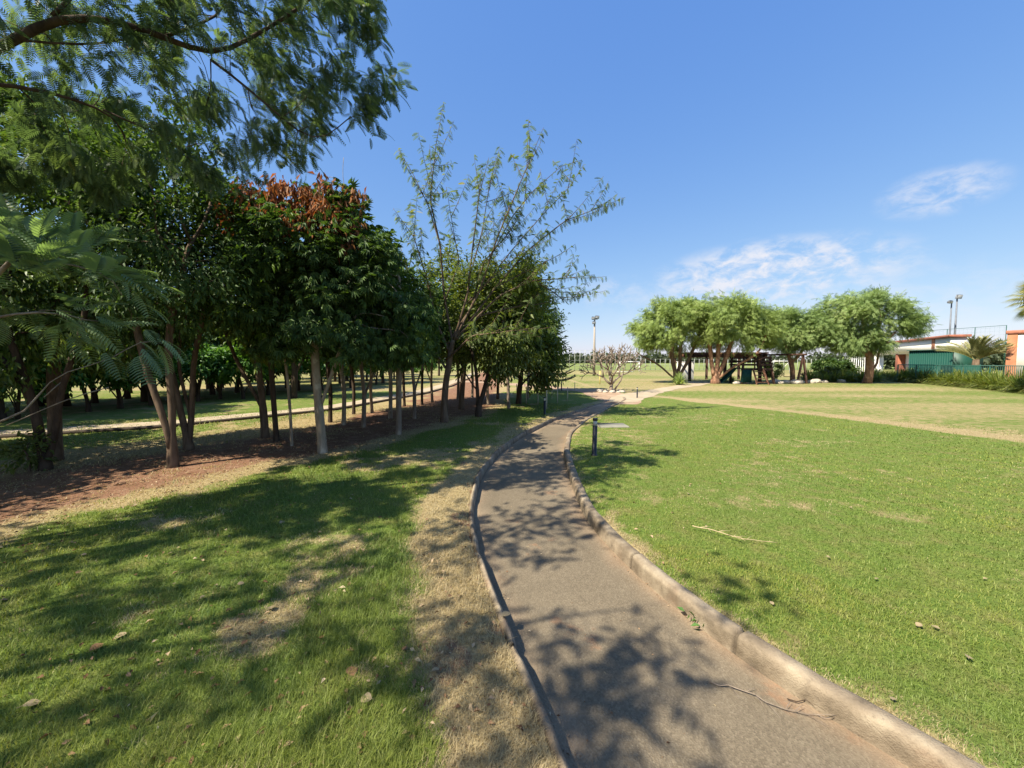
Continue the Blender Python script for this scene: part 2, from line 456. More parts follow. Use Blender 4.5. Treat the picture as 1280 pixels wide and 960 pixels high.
# ground: green turf / dry turf / red soil by attribute
t = NT('turf'); c = t.coord(kind='World')
def attr(nm):
    a = t.n('ShaderNodeAttribute'); a.attribute_name = nm
    return a.outputs['Fac']
fine = t.noise(c, 38, 5, .7); med = t.noise(c, 4.5, 5, .6); big = t.noise(c, .55, 4, .55)
green = t.ramp(fine, [(.28, (.042, .066, .012)), (.5, (.095, .143, .024)), (.72, (.165, .22, .045))])
green = t.mix(t.step(med, .40, .72), green, t.ramp(fine, [(.3, (.085, .085, .022)), (.7, (.22, .205, .068))]))
green = t.mix(t.math('MULTIPLY', t.step(big, .35, .7), .45), green, t.ramp(fine, [(.3, (.06, .09, .016)), (.7, (.17, .20, .045))]))
dry = t.ramp(fine, [(.25, (.115, .085, .040)), (.5, (.27, .21, .098)), (.75, (.40, .325, .17))])
soil = t.ramp(t.math('ADD', t.math('MULTIPLY', fine, .6), t.math('MULTIPLY', med, .4)), [(.3, (.090, .042, .022)), (.5, (.18, .098, .056)), (.7, (.30, .205, .125))])
fd = t.step(t.math('ADD', attr('dry'), t.math('MULTIPLY', t.math('SUBTRACT', med, .5), .9)), .3, .7)
fs = t.step(t.math('ADD', attr('soil'), t.math('MULTIPLY', t.math('SUBTRACT', med, .5), 1.0)), .32, .68)
col = t.mix(fs, t.mix(fd, green, dry), soil)
col = t.mix(1.0, col, (1.22, 1.22, 1.3), 'MULTIPLY')
M['turf'] = t.done(t.bsdf(col, .95, .08, 0, fine, .9, .03))
t = NT('grass_blade')
a = t.n('ShaderNodeAttribute'); a.attribute_name = 'tone'
dfs = t.bsdf(a.outputs['Color'], .55, .25)
tr = t.n('ShaderNodeBsdfTranslucent'); t.l(t.mix(1.0, a.outputs['Color'], (1.35, 1.35, .7), 'MULTIPLY'), tr.inputs[0])
mm = t.n('ShaderNodeMixShader'); mm.inputs[0].default_value = .35; t.l(dfs, mm.inputs[1]); t.l(tr.outputs[0], mm.inputs[2])
M['blade'] = t.done(mm.outputs[0])
t = NT('far_field'); c = t.coord(kind='World')
M['far_field'] = t.done(t.bsdf(t.ramp(t.noise(c, .08, 5), [(.3, (.13, .17, .05)), (.7, (.23, .25, .09))]), .95, .05))

# ------------------------------------------------------------------ the ground, the path and its kerbs
def smooth_edge(pxs, extra):
    pts = [P(a, b, -.08)[:2] for a, b in pxs] + extra
    pts = sorted([(p[1], p[0]) for p in pts])
    y = np.array([p[0] for p in pts]); x = np.array([p[1] for p in pts])
    yy = np.arange(-16, 40, .05)
    xx = np.interp(yy, y, x)
    k = np.exp(-.5 * (np.arange(-16, 17) / 6.0) ** 2); k /= k.sum()
    xs = np.convolve(np.pad(xx, 16, mode='edge'), k, mode='valid')
    return yy, xs
EL = smooth_edge([(700, 960), (646, 830), (611, 740), (593, 680), (590, 640), (600, 600), (622, 570), (655, 545), (690, 528), (730, 514), (752, 507)],
                 [(1.7, -3.), (6.0, -16.), (4.15, 16.5), (4.9, 19.), (5.3, 20.5), (5.3, 41.)])
ER = smooth_edge([(1140, 960), (1000, 890), (900, 805), (830, 752), (782, 706), (732, 650), (713, 600), (704, 566), (710, 545), (730, 528), (760, 512)],
                 [(4.2, -3.), (10, -16.), (4.75, 16.5), (5.2, 19.), (5.3, 20.5), (5.3, 41.)])
xL = lambda y: np.interp(y, *EL)
xR = lambda y: np.maximum(np.interp(y, *ER), np.interp(y, *EL))
zP = lambda y: -.10 + .085 * sstep(9, 15, y)
KW = .10                                                      # width of a kerb

BLX = np.array([P(a, b)[0] for a, b in ((0, 700), (120, 650), (250, 622), (330, 598), (400, 580), (500, 556), (600, 527), (640, 512))])
BLY = np.array([P(a, b)[1] for a, b in ((0, 700), (120, 650), (250, 622), (330, 598), (400, 580), (500, 556), (600, 527), (640, 512))])
BRX = np.array([10.5, 10.0, 9.3, 8.2, 7.1, 6.6, 5.6])
BRY = np.array([4.0, 7.6, 10.2, 13.2, 15.6, 17.0, 18.5])
def masks(x, y):
    """how dry and how bare the ground is at (x, y)"""
    left = x < (xL(y) + xR(y)) / 2
    nb = fbm(x * .9, y * .9, 3); ns = fbm(x * 3.1, y * 3.1, 11)
    dl = xL(y) - x; dr = x - xR(y)
    # left side
    strip = (1 - sstep(.30, .78, dl + (nb - .5) * .7 - .12 * sstep(3, 1, y))) * (1 - .35 * sstep(4, 8, y))
    bx = np.interp(y, BLY, BLX)
    grove = sstep(-.3, .5, bx - x + (nb - .5) * 1.6)
    tan = grove * (.45 + .6 * fbm(x * .35 + 9, y * .35, 21)) * (1 - .55 * sstep(4.4, 6.5, bx - x))
    patchy = sstep(.56, .72, fbm(x * 1.3, y * 1.3, 31)) * .6
    dry_l = np.maximum(np.maximum(strip, tan), patchy)
    edge_soil = (1 - sstep(.02, .16, dl + (ns - .5) * .2)) * .55 + .55 * sstep(.66, .74, ns) * (dl < .5)
    soil_l = np.maximum(grove * sstep(.2, 1.6, bx - x) * sstep(.34, .58, fbm(x * .5, y * .5, 41)) * (1 - sstep(3.4, 5.2, bx - x)), edge_soil * (dl < .6))
    soil_l = np.maximum(soil_l, sstep(.1, 1.2, bx - x + (nb - .5) * .8) * (1 - sstep(3.0, 4.6, bx - x + (nb - .5))) * (.50 + .5 * nb))
    # right side
    kstrip = (1 - sstep(.05, .55, dr + (nb - .5) * .8)) * .75 * sstep(.40, .6, nb + .12)
    brx = np.interp(y, BRY, BRX)
    beyond = sstep(-.25, .35, x - brx + (nb - .5) * .5)
    band = np.exp(-((x - brx - .6) / .5) ** 2)
    lawn2 = beyond * (.21 + .46 * fbm(x * .12 + 3, y * .5, 51)) + band * .26
    patchy_r = np.maximum(sstep(.64, .76, fbm(x * 1.1 + 5, y * 1.1, 61)) * .42, sstep(.42, .68, fbm(x * .45 + 2, y * .45, 65)) * .42 * (.4 + ns))
    dry_r = np.maximum(np.maximum(kstrip, lawn2), patchy_r)
    dry_r = np.maximum(dry_r, .42 * np.exp(-(((x - 4.1) / .55) ** 2 + ((y - 4.0) / .28) ** 2)) * (.5 + ns))
    soil_r = .5 * sstep(.70, .78, ns) * (dr < .6)
    dry_ = np.where(left, dry_l, dry_r); soil_ = np.where(left, soil_l, soil_r)
    far = sstep(19, 23, y)
    fd = .27 + .5 * fbm(x * .10, y * .22, 71)
    dry_ = dry_ * (1 - far) + np.where(y > 21, np.maximum(dry_ * left, fd), dry_) * far
    return np.clip(dry_, 0, 1), np.clip(soil_, 0, 1)
def zG(x, y):
    return (fbm(x * .35, y * .35, 81) - .5) * .05 * sstep(.15, 1.5, np.minimum(np.abs(x - xL(y)), np.abs(x - xR(y)))) + (fbm(x * 2.2, y * 2.2, 91) - .5) * .018

ROWS = np.concatenate([np.arange(-16, 0, .5), np.arange(0, 14, .09), np.arange(14, 30, .25), np.arange(30, 90, 2.), np.array([100, 130, 180, 260, 400, 700, 1200])])
OFF = np.concatenate([np.arange(0, 9, .09), np.arange(9, 30, .4), np.arange(30, 90, 3.), np.array([110, 150, 220, 400, 800, 1400])])
def ground_side(sgn, label):
    Y = np.repeat(ROWS[:, None], len(OFF), 1)
    edge = (xL(ROWS) - .035 if sgn < 0 else xR(ROWS) + .075)
    edge = np.where(ROWS > 20.5, 5.3, edge)
    X = edge[:, None] + sgn * OFF[None]
    Z = zG(X, Y) * (1 - sstep(60, 120, np.hypot(X, Y))) - .03 * np.exp(-OFF[None] / .05) * (Y < 20)
    n, k = X.shape
    m = MB()
    i = np.arange(n - 1)[:, None] * k + np.arange(k - 1)[None]
    q = np.stack([i, i + 1, i + k + 1, i + k], -1) if sgn > 0 else np.stack([i, i + k, i + k + 1, i + 1], -1)
    m.add(np.stack([X, Y, Z], -1), q.reshape(-1, 4))
    o = m.build('ground', M['turf'], smooth=True)
    d, s_ = masks(X.ravel(), Y.ravel())
    for nm, arr in (('dry', d), ('soil', s_)):
        a = o.data.attributes.new(nm, 'FLOAT', 'POINT'); a.data.foreach_set('value', arr.astype(np.float32))
    tag(o, label, 'lawn', kind='structure')
ground_side(-1, 'shaded lawn and bare soil left of the asphalt path')
ground_side(1, 'sunny green lawn right of the asphalt path')

# path sheet, in the trough between the kerbs
ys = np.concatenate([np.arange(-16, 0, .4), np.arange(0, 20.6, .1)])
us = np.linspace(0, 1, 13)
X = xL(ys)[:, None] * (1 - us) + xR(ys)[:, None] * us
Y = np.repeat(ys[:, None], 13, 1)
Z = zP(ys)[:, None] + (fbm(X * 1.2, Y * 1.2, 5) - .5) * .012 + .008 * (1 - (2 * us - 1) ** 2)
i = np.arange(len(ys) - 1)[:, None] * 13 + np.arange(12)[None]
path = MB().add(np.stack([X, Y, Z], -1), np.stack([i, i + 1, i + 14, i + 13], -1).reshape(-1, 4)).build('path', M['asphalt'], smooth=True)
edge_d = np.minimum(X - xL(ys)[:, None], xR(ys)[:, None] - X)
so = np.clip(sstep(9, 15, Y) * .9 + (1 - sstep(.0, .16, edge_d + (fbm(X * 4, Y * 4, 8) - .5) * .16)) * .42, 0, 1)
a = path.data.attributes.new('soil', 'FLOAT', 'POINT'); a.data.foreach_set('value', so.ravel().astype(np.float32))
tag(path, 'narrow worn asphalt footpath curving between two kerbs', 'path', kind='structure')

# kerbs: one continuous run of cast stones each, with joints
def kerb(edge, sgn, top, w, label, y0=-14, y1=17.5, rough=.004):
    yv = [y0]; L = 0.0; rng = np.random.default_rng(5 + sgn)
    sec = []
    yy_ = np.concatenate([np.arange(y0, 0, .2), np.arange(0, 9, .0125), np.arange(9, y1, .05)]); xx_ = edge(yy_)
    s_ = np.concatenate([[0], np.cumsum(np.hypot(np.diff(xx_), np.diff(yy_)))])
    tan_ = np.stack([np.gradient(xx_), np.gradient(yy_)], -1); tan_ /= np.linalg.norm(tan_, axis=1)[:, None]
    nrm = np.stack([tan_[:, 1], -tan_[:, 0]], -1) * sgn
    prof = np.array([(0, -.16), (0, -.02), (.003, .30), (.007, .66), (.014, .86), (.026, .97), (w * .5, 1.0), (w - .02, .99), (w - .004, .85), (w, .2), (w, -.5)])
    V, JT, TN = [], [], []
    SEG = 1.0
    for i_ in range(len(yy_)):
        k = int(s_[i_] // SEG); f = s_[i_] - k * SEG
        r = np.random.default_rng(k * 7 + 3 * (sgn + 2))
        jz, jx = (r.random() - .5) * .012, (r.random() - .5) * .012
        j = math.exp(-((min(f, SEG - f)) / .012) ** 2)
        zb = zP(yy_[i_]); ht = top - zb
        wob = (vnoise(np.array([s_[i_] * 7.]), np.array([3. + sgn]), 9)[0] - .5) * 2 * rough
        chip = max(0, vnoise(np.array([s_[i_] * 3.3]), np.array([8. + sgn]), 19)[0] - .72) * .10
        for (u, hh) in prof:
            hz = zb + ht * hh if hh > -.2 else zb - .15
            topness = max(0, hh)
            off = u + jx + wob * .6 + j * .016 * (1 if u < w / 2 else -1) + chip * .5 * topness * (u < .04)
            z = hz + (jz + wob - j * .022 - chip * .5 * (u < .06)) * topness
            V.append((xx_[i_] + nrm[i_, 0] * off, yy_[i_] + nrm[i_, 1] * off, z)); JT.append(math.exp(-((min(f, SEG - f)) / .011) ** 2)); TN.append(r.random())
    n = len(prof); m = len(yy_)
    i_ = np.arange(m - 1)[:, None] * n + np.arange(n - 1)[None]
    q = np.stack([i_, i_ + 1, i_ + n + 1, i_ + n], -1) if sgn > 0 else np.stack([i_, i_ + n, i_ + n + 1, i_ + 1], -1)
    o = MB().add(np.array(V), q.reshape(-1, 4)).build('kerb', M['kerb'])
    for nm, arr in (('joint', JT), ('stone_tint', TN)):
        a = o.data.attributes.new(nm, 'FLOAT', 'POINT'); a.data.foreach_set('value', np.array(arr, np.float32))
    tag(o, label, 'kerb', kind='structure')
kerb(xR, 1, .022, .115, 'rounded weathered concrete kerb along the right edge of the path')
kerb(xL, -1, .010, .062, 'low thin concrete kerb along the left edge of the path', rough=.003)

def ribbon(name, line, w, z, mat, label, kind='structure', cat='path', jag=.15, thick=0.0):
    line = np.array(line, float)
    s_ = np.concatenate([[0], np.cumsum(np.hypot(*np.diff(line, axis=0).T))])
    ss = np.arange(0, s_[-1], .3)
    x = np.interp(ss, s_, line[:, 0]); y = np.interp(ss, s_, line[:, 1])
    k = np.ones(7) / 7
    x[3:-3] = np.convolve(x, k, 'valid'); y[3:-3] = np.convolve(y, k, 'valid')
    tx, ty = np.gradient(x), np.gradient(y); L = np.hypot(tx, ty); nx, ny = ty / L, -tx / L
    ww = np.broadcast_to(np.interp(ss, s_, np.broadcast_to(w, len(line))), ss.shape)
    c_ = np.linspace(-.5, .5, 7)
    jl = (vnoise(ss * 1.5, ss * 0 + 2, 4) - .5) * jag; jr = (vnoise(ss * 1.5, ss * 0 + 7, 4) - .5) * jag
    offs = ww[:, None] * c_ + np.where(c_ < 0, jl[:, None], jr[:, None]) * (np.abs(c_) > .4)
    X = x[:, None] + nx[:, None] * offs; Y = y[:, None] + ny[:, None] * offs
    Z = zG(X, Y) + z
    i_ = np.arange(len(ss) - 1)[:, None] * 7 + np.arange(6)[None]
    o = MB().add(np.stack([X, Y, Z], -1), np.stack([i_, i_ + 1, i_ + 8, i_ + 7], -1).reshape(-1, 4)).build(name, mat, smooth=True)
    return tag(o, label, cat, kind=kind)
g2 = lambda *pp: [tuple(P(a, b)[:2]) for a, b in pp]
ribbon('path', [(4.4, 14.6)] + g2((770, 497), (748, 489.5), (700, 486), (640, 480), (560, 476)), [.7, 2.2, 1.9, 1.7, 1.6, 1.6], .006, M['dirt'], 'trodden dirt path leading off towards the left grove')
ribbon('path', [(4.3, 15.4), (5.6, 18.2)] + g2((818, 489.3), (848, 484), (872, 480), (876, 477)), [1.0, 1.6, 1.1, 1.1, 1.3, 2.0], .010, M['pale_gravel'], 'pale sandy path leading to the pergola')
# road behind the grove; its kerb is coloured dark for the shade on it
rd = [(-17.5, 3.6), (-10.9, 8.2), (-8.6, 9.5), (-5.9, 13.0), (-4.4, 19.6), (-4.0, 25.), (-4.2, 40), (-5, 60)]
rdc = [(a - .6, b + .45) for a, b in rd]
ribbon('path', rdc, .8, .012, M['pale_gravel'], 'pale service road running behind the left grove', jag=.05)
m = MB()
rda = np.array(rd); s_ = np.concatenate([[0], np.cumsum(np.hypot(*np.diff(rda, axis=0).T))]); ss = np.arange(0, s_[-1], .5)
m.tube(np.stack([np.interp(ss, s_, rda[:, 0]) + .12, np.interp(ss, s_, rda[:, 1]) - .12, ss * 0 + .02], -1), .055, 6)
tag(m.build('kerb', M['shaded_stone'], smooth=True), 'kerb along the road behind the grove with shade put into its colour', 'kerb', kind='structure')

# far sports field, a little lighter than the lawn
ff = MB(); ff.add([(-60, 72, .03), (160, 72, .03), (400, 300, 2.6), (-300, 300, 2.6)], [[0, 1, 2, 3]])
tag(ff.build('field', M['far_field']), 'flat pale green sports field beyond the fences', 'field', kind='structure')

# ------------------------------------------------------------------ grass blades
def grass_tone(x, y, rng):
    d, s_ = masks(x, y)
    n = len(x)
    nz = fbm(x * 4.5, y * 4.5, 101); r = rng.random(n)
    isdry = (d + (nz - .5) * .9 + (r - .5) * .52 + np.where(x < xL(y), .11, .05)) > .5
    g0 = np.array((.095, .130, .020)); g1 = np.array((.180, .228, .036)); g2_ = np.array((.24, .275, .07))
    k = rng.random(n)[:, None]
    col = g0 * (1 - k) + g1 * k
    k2 = (rng.random(n) < .10)[:, None]
    col = np.where(k2, g2_, col)
    y_ = fbm(x * .8, y * .8, 111)[:, None]
    col = col * (1 + np.array((1.1, .55, .25)) * (y_ - .45))
    dr = np.array((.26, .195, .105)) * (1 - k) + np.array((.47, .39, .235)) * k
    return np.where(isdry[:, None], dr * 1.15, col * np.array((1.2, 1.2, 1.5))), s_ + (fbm(x * 4.5, y * 4.5, 7) - .5) * .8, isdry, nz
def blades(n, dmin, dmax, seed, side, label):
    rng = np.random.default_rng(seed)
    dd = np.exp(rng.uniform(math.log(dmin), math.log(dmax), n)); an = rng.uniform(-1.5, 1.5, n)
    k = int(n * .30)                                           # plus an even cover all round the place one stands
    d2 = 3.6 * np.sqrt(rng.random(k)); a2 = rng.uniform(-math.pi, math.pi, k)
    dd = np.concatenate([dd, np.maximum(d2, 1.6)]); x = np.concatenate([dd[:n] * np.sin(an), d2 * np.sin(a2)]); y = np.concatenate([dd[:n] * np.cos(an), d2 * np.cos(a2)])
    sel = (x < xL(y) - .07) if side < 0 else (x > xR(y) + .13)
    x, y, dd = x[sel], y[sel], dd[sel]
    col, so, isdry, nz = grass_tone(x, y, rng)
    keep = so < .5 + .25 * rng.random(len(x))
    x, y, dd, col, isdry, nz = x[keep], y[keep], dd[keep], col[keep], isdry[keep], nz[keep]
    n = len(x)
    tall = sstep(.45, .75, fbm(x * 1.1, y * 1.1, 121)) * (1.0 if side < 0 else .45)
    h = ((.018 if side < 0 else .012) + (.026 if side < 0 else .018) * rng.random(n) + (.040 if side < 0 else .018) * tall * rng.random(n)) * np.where(isdry, .58, 1.0)
    w = np.maximum(.0022, dd * .0010) * (.7 + .6 * rng.random(n))
    th = rng.uniform(0, 2 * math.pi, n); lean = (.3 + .9 * rng.random(n)) * h * np.where(isdry, 1.6, 1.0)
    sx, sy = np.cos(th), np.sin(th)
    z = zG(x, y) - .004
    b = np.stack([x, y, z], -1)
    side_v = np.stack([-sy, sx, 0 * sx], -1) * w[:, None] * .5
    ld = np.stack([sx, sy, 0 * sx], -1)
    mid = b + ld * (lean * .35)[:, None] + np.array((0, 0, 1.)) * (h * .62)[:, None]
    tip = b + ld * lean[:, None] + np.array((0, 0, 1.)) * h[:, None]
    V = np.stack([b - side_v, b + side_v, mid + side_v * .75, mid - side_v * .75, tip], 1).reshape(-1, 3)
    i = np.arange(n)[:, None] * 5
    Fq = np.concatenate([i + np.array([[0, 1, 2, 3]]), i + np.array([[3, 2, 4, 4]])], 0)
    o = MB().add(V, Fq).build('grass', M['blade'])
    a = o.data.attributes.new('tone', 'FLOAT_COLOR', 'POINT')
    c4 = np.concatenate([np.repeat(col, 5, 0), np.ones((n * 5, 1))], 1).astype(np.float32)
    a.data.foreach_set('color', c4.ravel())
    tag(o, label, 'grass', kind='stuff')
blades(540000, 1.1, 15, 1, -1, 'short half dry grass left of the path in tree shade')
blades(540000, 1.1, 15, 2, 1, 'short sunlit green grass right of the path')

# ------------------------------------------------------------------ trees
def resample(pl, step):
    pl = np.asarray(pl, float)
    s_ = np.concatenate([[0], np.cumsum(np.linalg.norm(np.diff(pl, axis=0), axis=1))])
    n = max(2, int(s_[-1] / step) + 1)
    q = np.linspace(0, s_[-1], n)
    p = np.stack([np.interp(q, s_, pl[:, k]) for k in range(3)], -1)
    if n > 4:
        p[1:-1] = (p[:-2] + 2 * p[1:-1] + p[2:]) / 4
    return p
def grow(stems, A, step, dk, up=.12, iters=90, rng=None, tip=None):
    """branches that grow from the stems towards the points A (the crown's volume)"""
    pos, par = [], []
    for k, st in enumerate(stems):
        p = resample(st, step)
        if k == 0:
            last = -1
        else:
            last = int(np.argmin(np.linalg.norm(np.array(pos) - p[0], axis=1))); p = p[1:]
        for q in p:
            pos.append(q); par.append(last); last = len(pos) - 1
    pos = np.array(pos); par = np.array(par)
    A = A.copy()
    for it in range(iters):
        if len(A) == 0: break
        d = np.linalg.norm(A[:, None] - pos[None], axis=2)
        ni = d.argmin(1); dm = d.min(1)
        A = A[dm > dk]; ni = ni[dm > dk]
        if len(A) == 0: break
        u = np.unique(ni)
        new, np_ = [], []
        for j in u:
            v = A[ni == j] - pos[j]
            v = (v / np.linalg.norm(v, axis=1)[:, None]).mean(0) + np.array((0, 0, up)) + rng.normal(0, .16, 3)
            v /= np.linalg.norm(v) + 1e-9
            new.append(pos[j] + v * step); np_.append(j)
        new = np.array(new); np_ = np.array(np_)
        dd = np.linalg.norm(new[:, None] - pos[None], axis=2).min(1)
        ok = dd > step * .35
        if not ok.any(): break
        pos = np.concatenate([pos, new[ok]]); par = np.concatenate([par, np_[ok]])
    return pos, par
def skeleton(pos, par, r_base, r_tip=.004, e=2.3):
    n = len(pos); acc = np.zeros(n); cnt = np.zeros(n, int)
    kids = [[] for _ in range(n)]
    for i in range(n - 1, -1, -1):
        if acc[i] == 0: acc[i] = 1.0
        cnt[i] += 1
        if par[i] >= 0:
            acc[par[i]] += acc[i]; cnt[par[i]] += cnt[i]; kids[par[i]].append(i)
    r = acc ** (1 / e)
    r = r_tip + (r - 1) / max(r[0] - 1, 1e-6) * (r_base - r_tip)
    return r, cnt, kids
def branch_mesh(pos, par, r, kids, rng, flare=1.22, rmin=0.0):
    m = MB(); st = [(0, -1)]
    while st:
        i, p = st.pop()
        ch = [p] if p >= 0 else []
        while True:
            ch.append(i)
            if not kids[i]: break
            k = sorted(kids[i], key=lambda q: -r[q])
            for q in k[1:]:
                st.append((q, i))
            i = k[0]
        if len(ch) < 2: continue
        rr = r[ch].copy()
        if p >= 0: rr[0] = min(rr[0], rr[1] * 1.15)
        if rr.max() < rmin: continue
        pp = pos[ch].copy()
        for _ in range(2):
            if len(pp) > 3: pp[1:-1] = (pp[:-2] + 2 * pp[1:-1] + pp[2:]) / 4
        if p < 0:
            z = pp[:, 2]
            rr = rr * (1 + (flare - 1) * np.exp(-np.maximum(z, 0) / .12))
        m.tube(pp, rr, 9 if rr.max() > .04 else (6 if rr.max() > .015 else 4))
    return m

def unit(v): return v / (np.linalg.norm(v, axis=-1, keepdims=True) + 1e-9)
def frames(f, nrm):
    f = unit(f); s_ = unit(np.cross(f, nrm)); n = np.cross(s_, f)
    return np.stack([s_, f, n], axis=2)
def tpl_leaf(w=.42, fold=.10, droop=.18):
    v = np.array([(0, 0, 0), (w / 2, .42, fold), (0, 1, -droop), (-w / 2, .42, fold)])
    return v, np.array([[0, 1, 2, 2], [0, 2, 3, 3]])
def tpl_spray(k=5, w=.27, ln=.85):
    V, Fc = [], []
    for i in range(k):
        a = (i - (k - 1) / 2) * 2.0 / k * 1.1; y0 = .1 + .2 * (1 - abs(i - (k - 1) / 2) / k)
        v, f = tpl_leaf(w, .06, .42)
        v = v * ln * (1 - .25 * abs(a) / 1.6)
        c, s_ = math.cos(a), math.sin(a)
        v = v @ np.array([[c, s_, 0], [-s_, c, 0], [0, 0, 1]]) + np.array((0, y0 * .3, 0))
        Fc.append(f + len(V) * 4); V.append(v)
    return np.concatenate(V), np.concatenate(Fc)
def tpl_frond(n=11, wid=.42, droop=.30, sag=.16, fill=.62):
    """a feather leaf: a midrib with pairs of narrow side feathers"""
    y = np.linspace(.12, 1, n); z = -droop * y ** 2
    V = [(0, 0, 0)]; Fc = []
    for i in range(n):
        V += [(-.006, y[i], z[i]), (.006, y[i], z[i])]
    for i in range(n - 1):
        a = 1 + 2 * i
        Fc.append([a, a + 1, a + 3, a + 2])
    dy = (y[1] - y[0]) * fill
    for i in range(n):
        L = wid * math.sin(math.pi * (.16 + .72 * (i / (n - 1)) ** .8)) ** .7
        for sg in (-1, 1):
            b = 1 + 2 * i + (1 if sg > 0 else 0)
            o = len(V)
            V += [(sg * .006, y[i] + dy, z[i]),
                  (sg * L * .55, y[i] + .30 * L, z[i] - sag * L * .25 + .01), (sg * L * .55, y[i] + .30 * L + dy, z[i] - sag * L * .25 + .01),
                  (sg * L, y[i] + .62 * L + dy * .3, z[i] - sag * L)]
            Fc.append([b, o + 1, o + 2, o]); Fc.append([o + 1, o + 3, o + 2, o + 2])
    return np.array(V, float), np.array(Fc)
def tpl_strand(k=4):
    V, Fc = [], []
    for i in range(k):
        for sg in (-1, 1):
            v, f = tpl_leaf(.2, .02, .1)
            v = v * .42
            a = sg * .55; c, s_ = math.cos(a), math.sin(a)
            v = v @ np.array([[c, s_, 0], [-s_, c, 0], [0, 0, 1]]) + np.array((0, i * .2, 0))
            Fc.append(f + len(V) * 4); V.append(v)
    return np.concatenate(V), np.concatenate(Fc)
TPL = {'leaf': tpl_leaf(), 'long': tpl_leaf(.30, .06, .3), 'spray': tpl_spray(), 'frond': tpl_frond(9, .30, .30, .16, .70), 'frond_fine': tpl_frond(12, .44, .38, .30, .84),
       'strand': tpl_strand(), 'tuft': tpl_spray(5, .5, .9)}

def crown_points(ells, n, rng, shell=.45):
    """points in the crown's volume: ellipsoids (centre, radii)"""
    vol = np.array([np.prod(e[1]) ** .8 for e in ells]); pick = rng.choice(len(ells), n, p=vol / vol.sum())
    d = unit(rng.normal(size=(n, 3))); rad = rng.random(n) ** shell
    c = np.array([e[0] for e in ells])[pick]; r = np.array([e[1] for e in ells])[pick]
    return c + d * rad[:, None] * r
def foliage(em, N, kind, size, rng, sigma, centre, out=.6, down=.35, rand=.6, up=.8, svar=.35, weights=None, clump=1.5):
    """N leaves round the twig ends em"""
    w = rng.random(len(em)) ** clump + .03 if weights is None else weights
    k = rng.choice(len(em), N, p=w / w.sum())
    p = em[k] + rng.normal(0, 1, (N, 3)) * sigma * np.array((1, 1, .8))
    o = unit(p - centre)
    f = unit(o * out + rng.normal(0, 1, (N, 3)) * rand * .6 + np.array((0, 0, -down)))
    nr = np.array((0, 0, up)) + rng.normal(0, 1, (N, 3)) * .45 + o * .3
    tv, tf = TPL[kind]
    m = MB().scatter(tv, tf, p, frames(f, nr), size * (1 - svar + 2 * svar * rng.random(N)))
    return m
def ell(cx, cy, d, rx, ry, rd):
    return (D(cx, cy, d), np.array((rx / F * d, rd, ry / F * d)))
def line(d, *pp):
    """a stem traced through the photo at about d metres (d may change along it)"""
    dd = np.linspace(d[0], d[1], len(pp)) if isinstance(d, tuple) else [d] * len(pp)
    return [D(a, b, q) for (a, b), q in zip(pp, dd)]
def tree(name, label, base, stems, ells, seed, n_attr=170, r_base=.07, step=None, leaves=7000, kind='leaf', size=.10, sigma=.16, mb='bark_brown', ml='leaf_dark',
         cat='tree', group=None, out=.6, down=.35, rand=.6, up=.8, shell=.45, twig=3, r_tip=.004, extra=None, dk=None, tropism=.12, clump=1.5):
    rng = np.random.default_rng(seed)
    base = np.array(base, float); base[2] = float(zG(base[:1], base[1:2])[0])
    stems = [np.asarray(s_, float) - base for s_ in stems]
    stems[0] = np.concatenate([[(0, 0, -.12), (0, 0, .0)], stems[0][1:]]) if np.linalg.norm(stems[0][0][:2]) < .3 else np.concatenate([[(0, 0, -.12), (0, 0, .02)], stems[0]])
    ells = [(c - base, r) for c, r in ells]
    size_c = max(np.max(r) for _, r in ells)
    step = step or max(.12, size_c / 9)
    A = crown_points(ells, n_attr, rng, shell)
    pos, par = grow(stems, A, step, dk or step * 1.6, tropism, 80, rng)
    r, cnt, kids = skeleton(pos, par, r_base, r_tip)
    t = thing(name, label, cat, base, 0, group)
    branch_mesh(pos, par, r, kids, rng).build('trunk', M[mb], t, smooth=True)
    ctr = np.average([c for c, _ in ells], axis=0, weights=[np.prod(q) for _, q in ells])
    ctr = ctr - np.array((0, 0, .25 * size_c))
    inside = np.zeros(len(pos), bool)
    for c, q in ells:
        inside |= (((pos - c) / (q * 1.12)) ** 2).sum(1) < 1
    em = pos[(cnt <= twig) & inside]
    if len(em) < 5: em = pos[cnt <= twig + 4]
    foliage(em, leaves, kind, size, rng, sigma, ctr, out, down, rand, up, clump=clump).build('crown', M[ml], t)
    if extra: extra(t, base, em, rng, ctr)
    return t

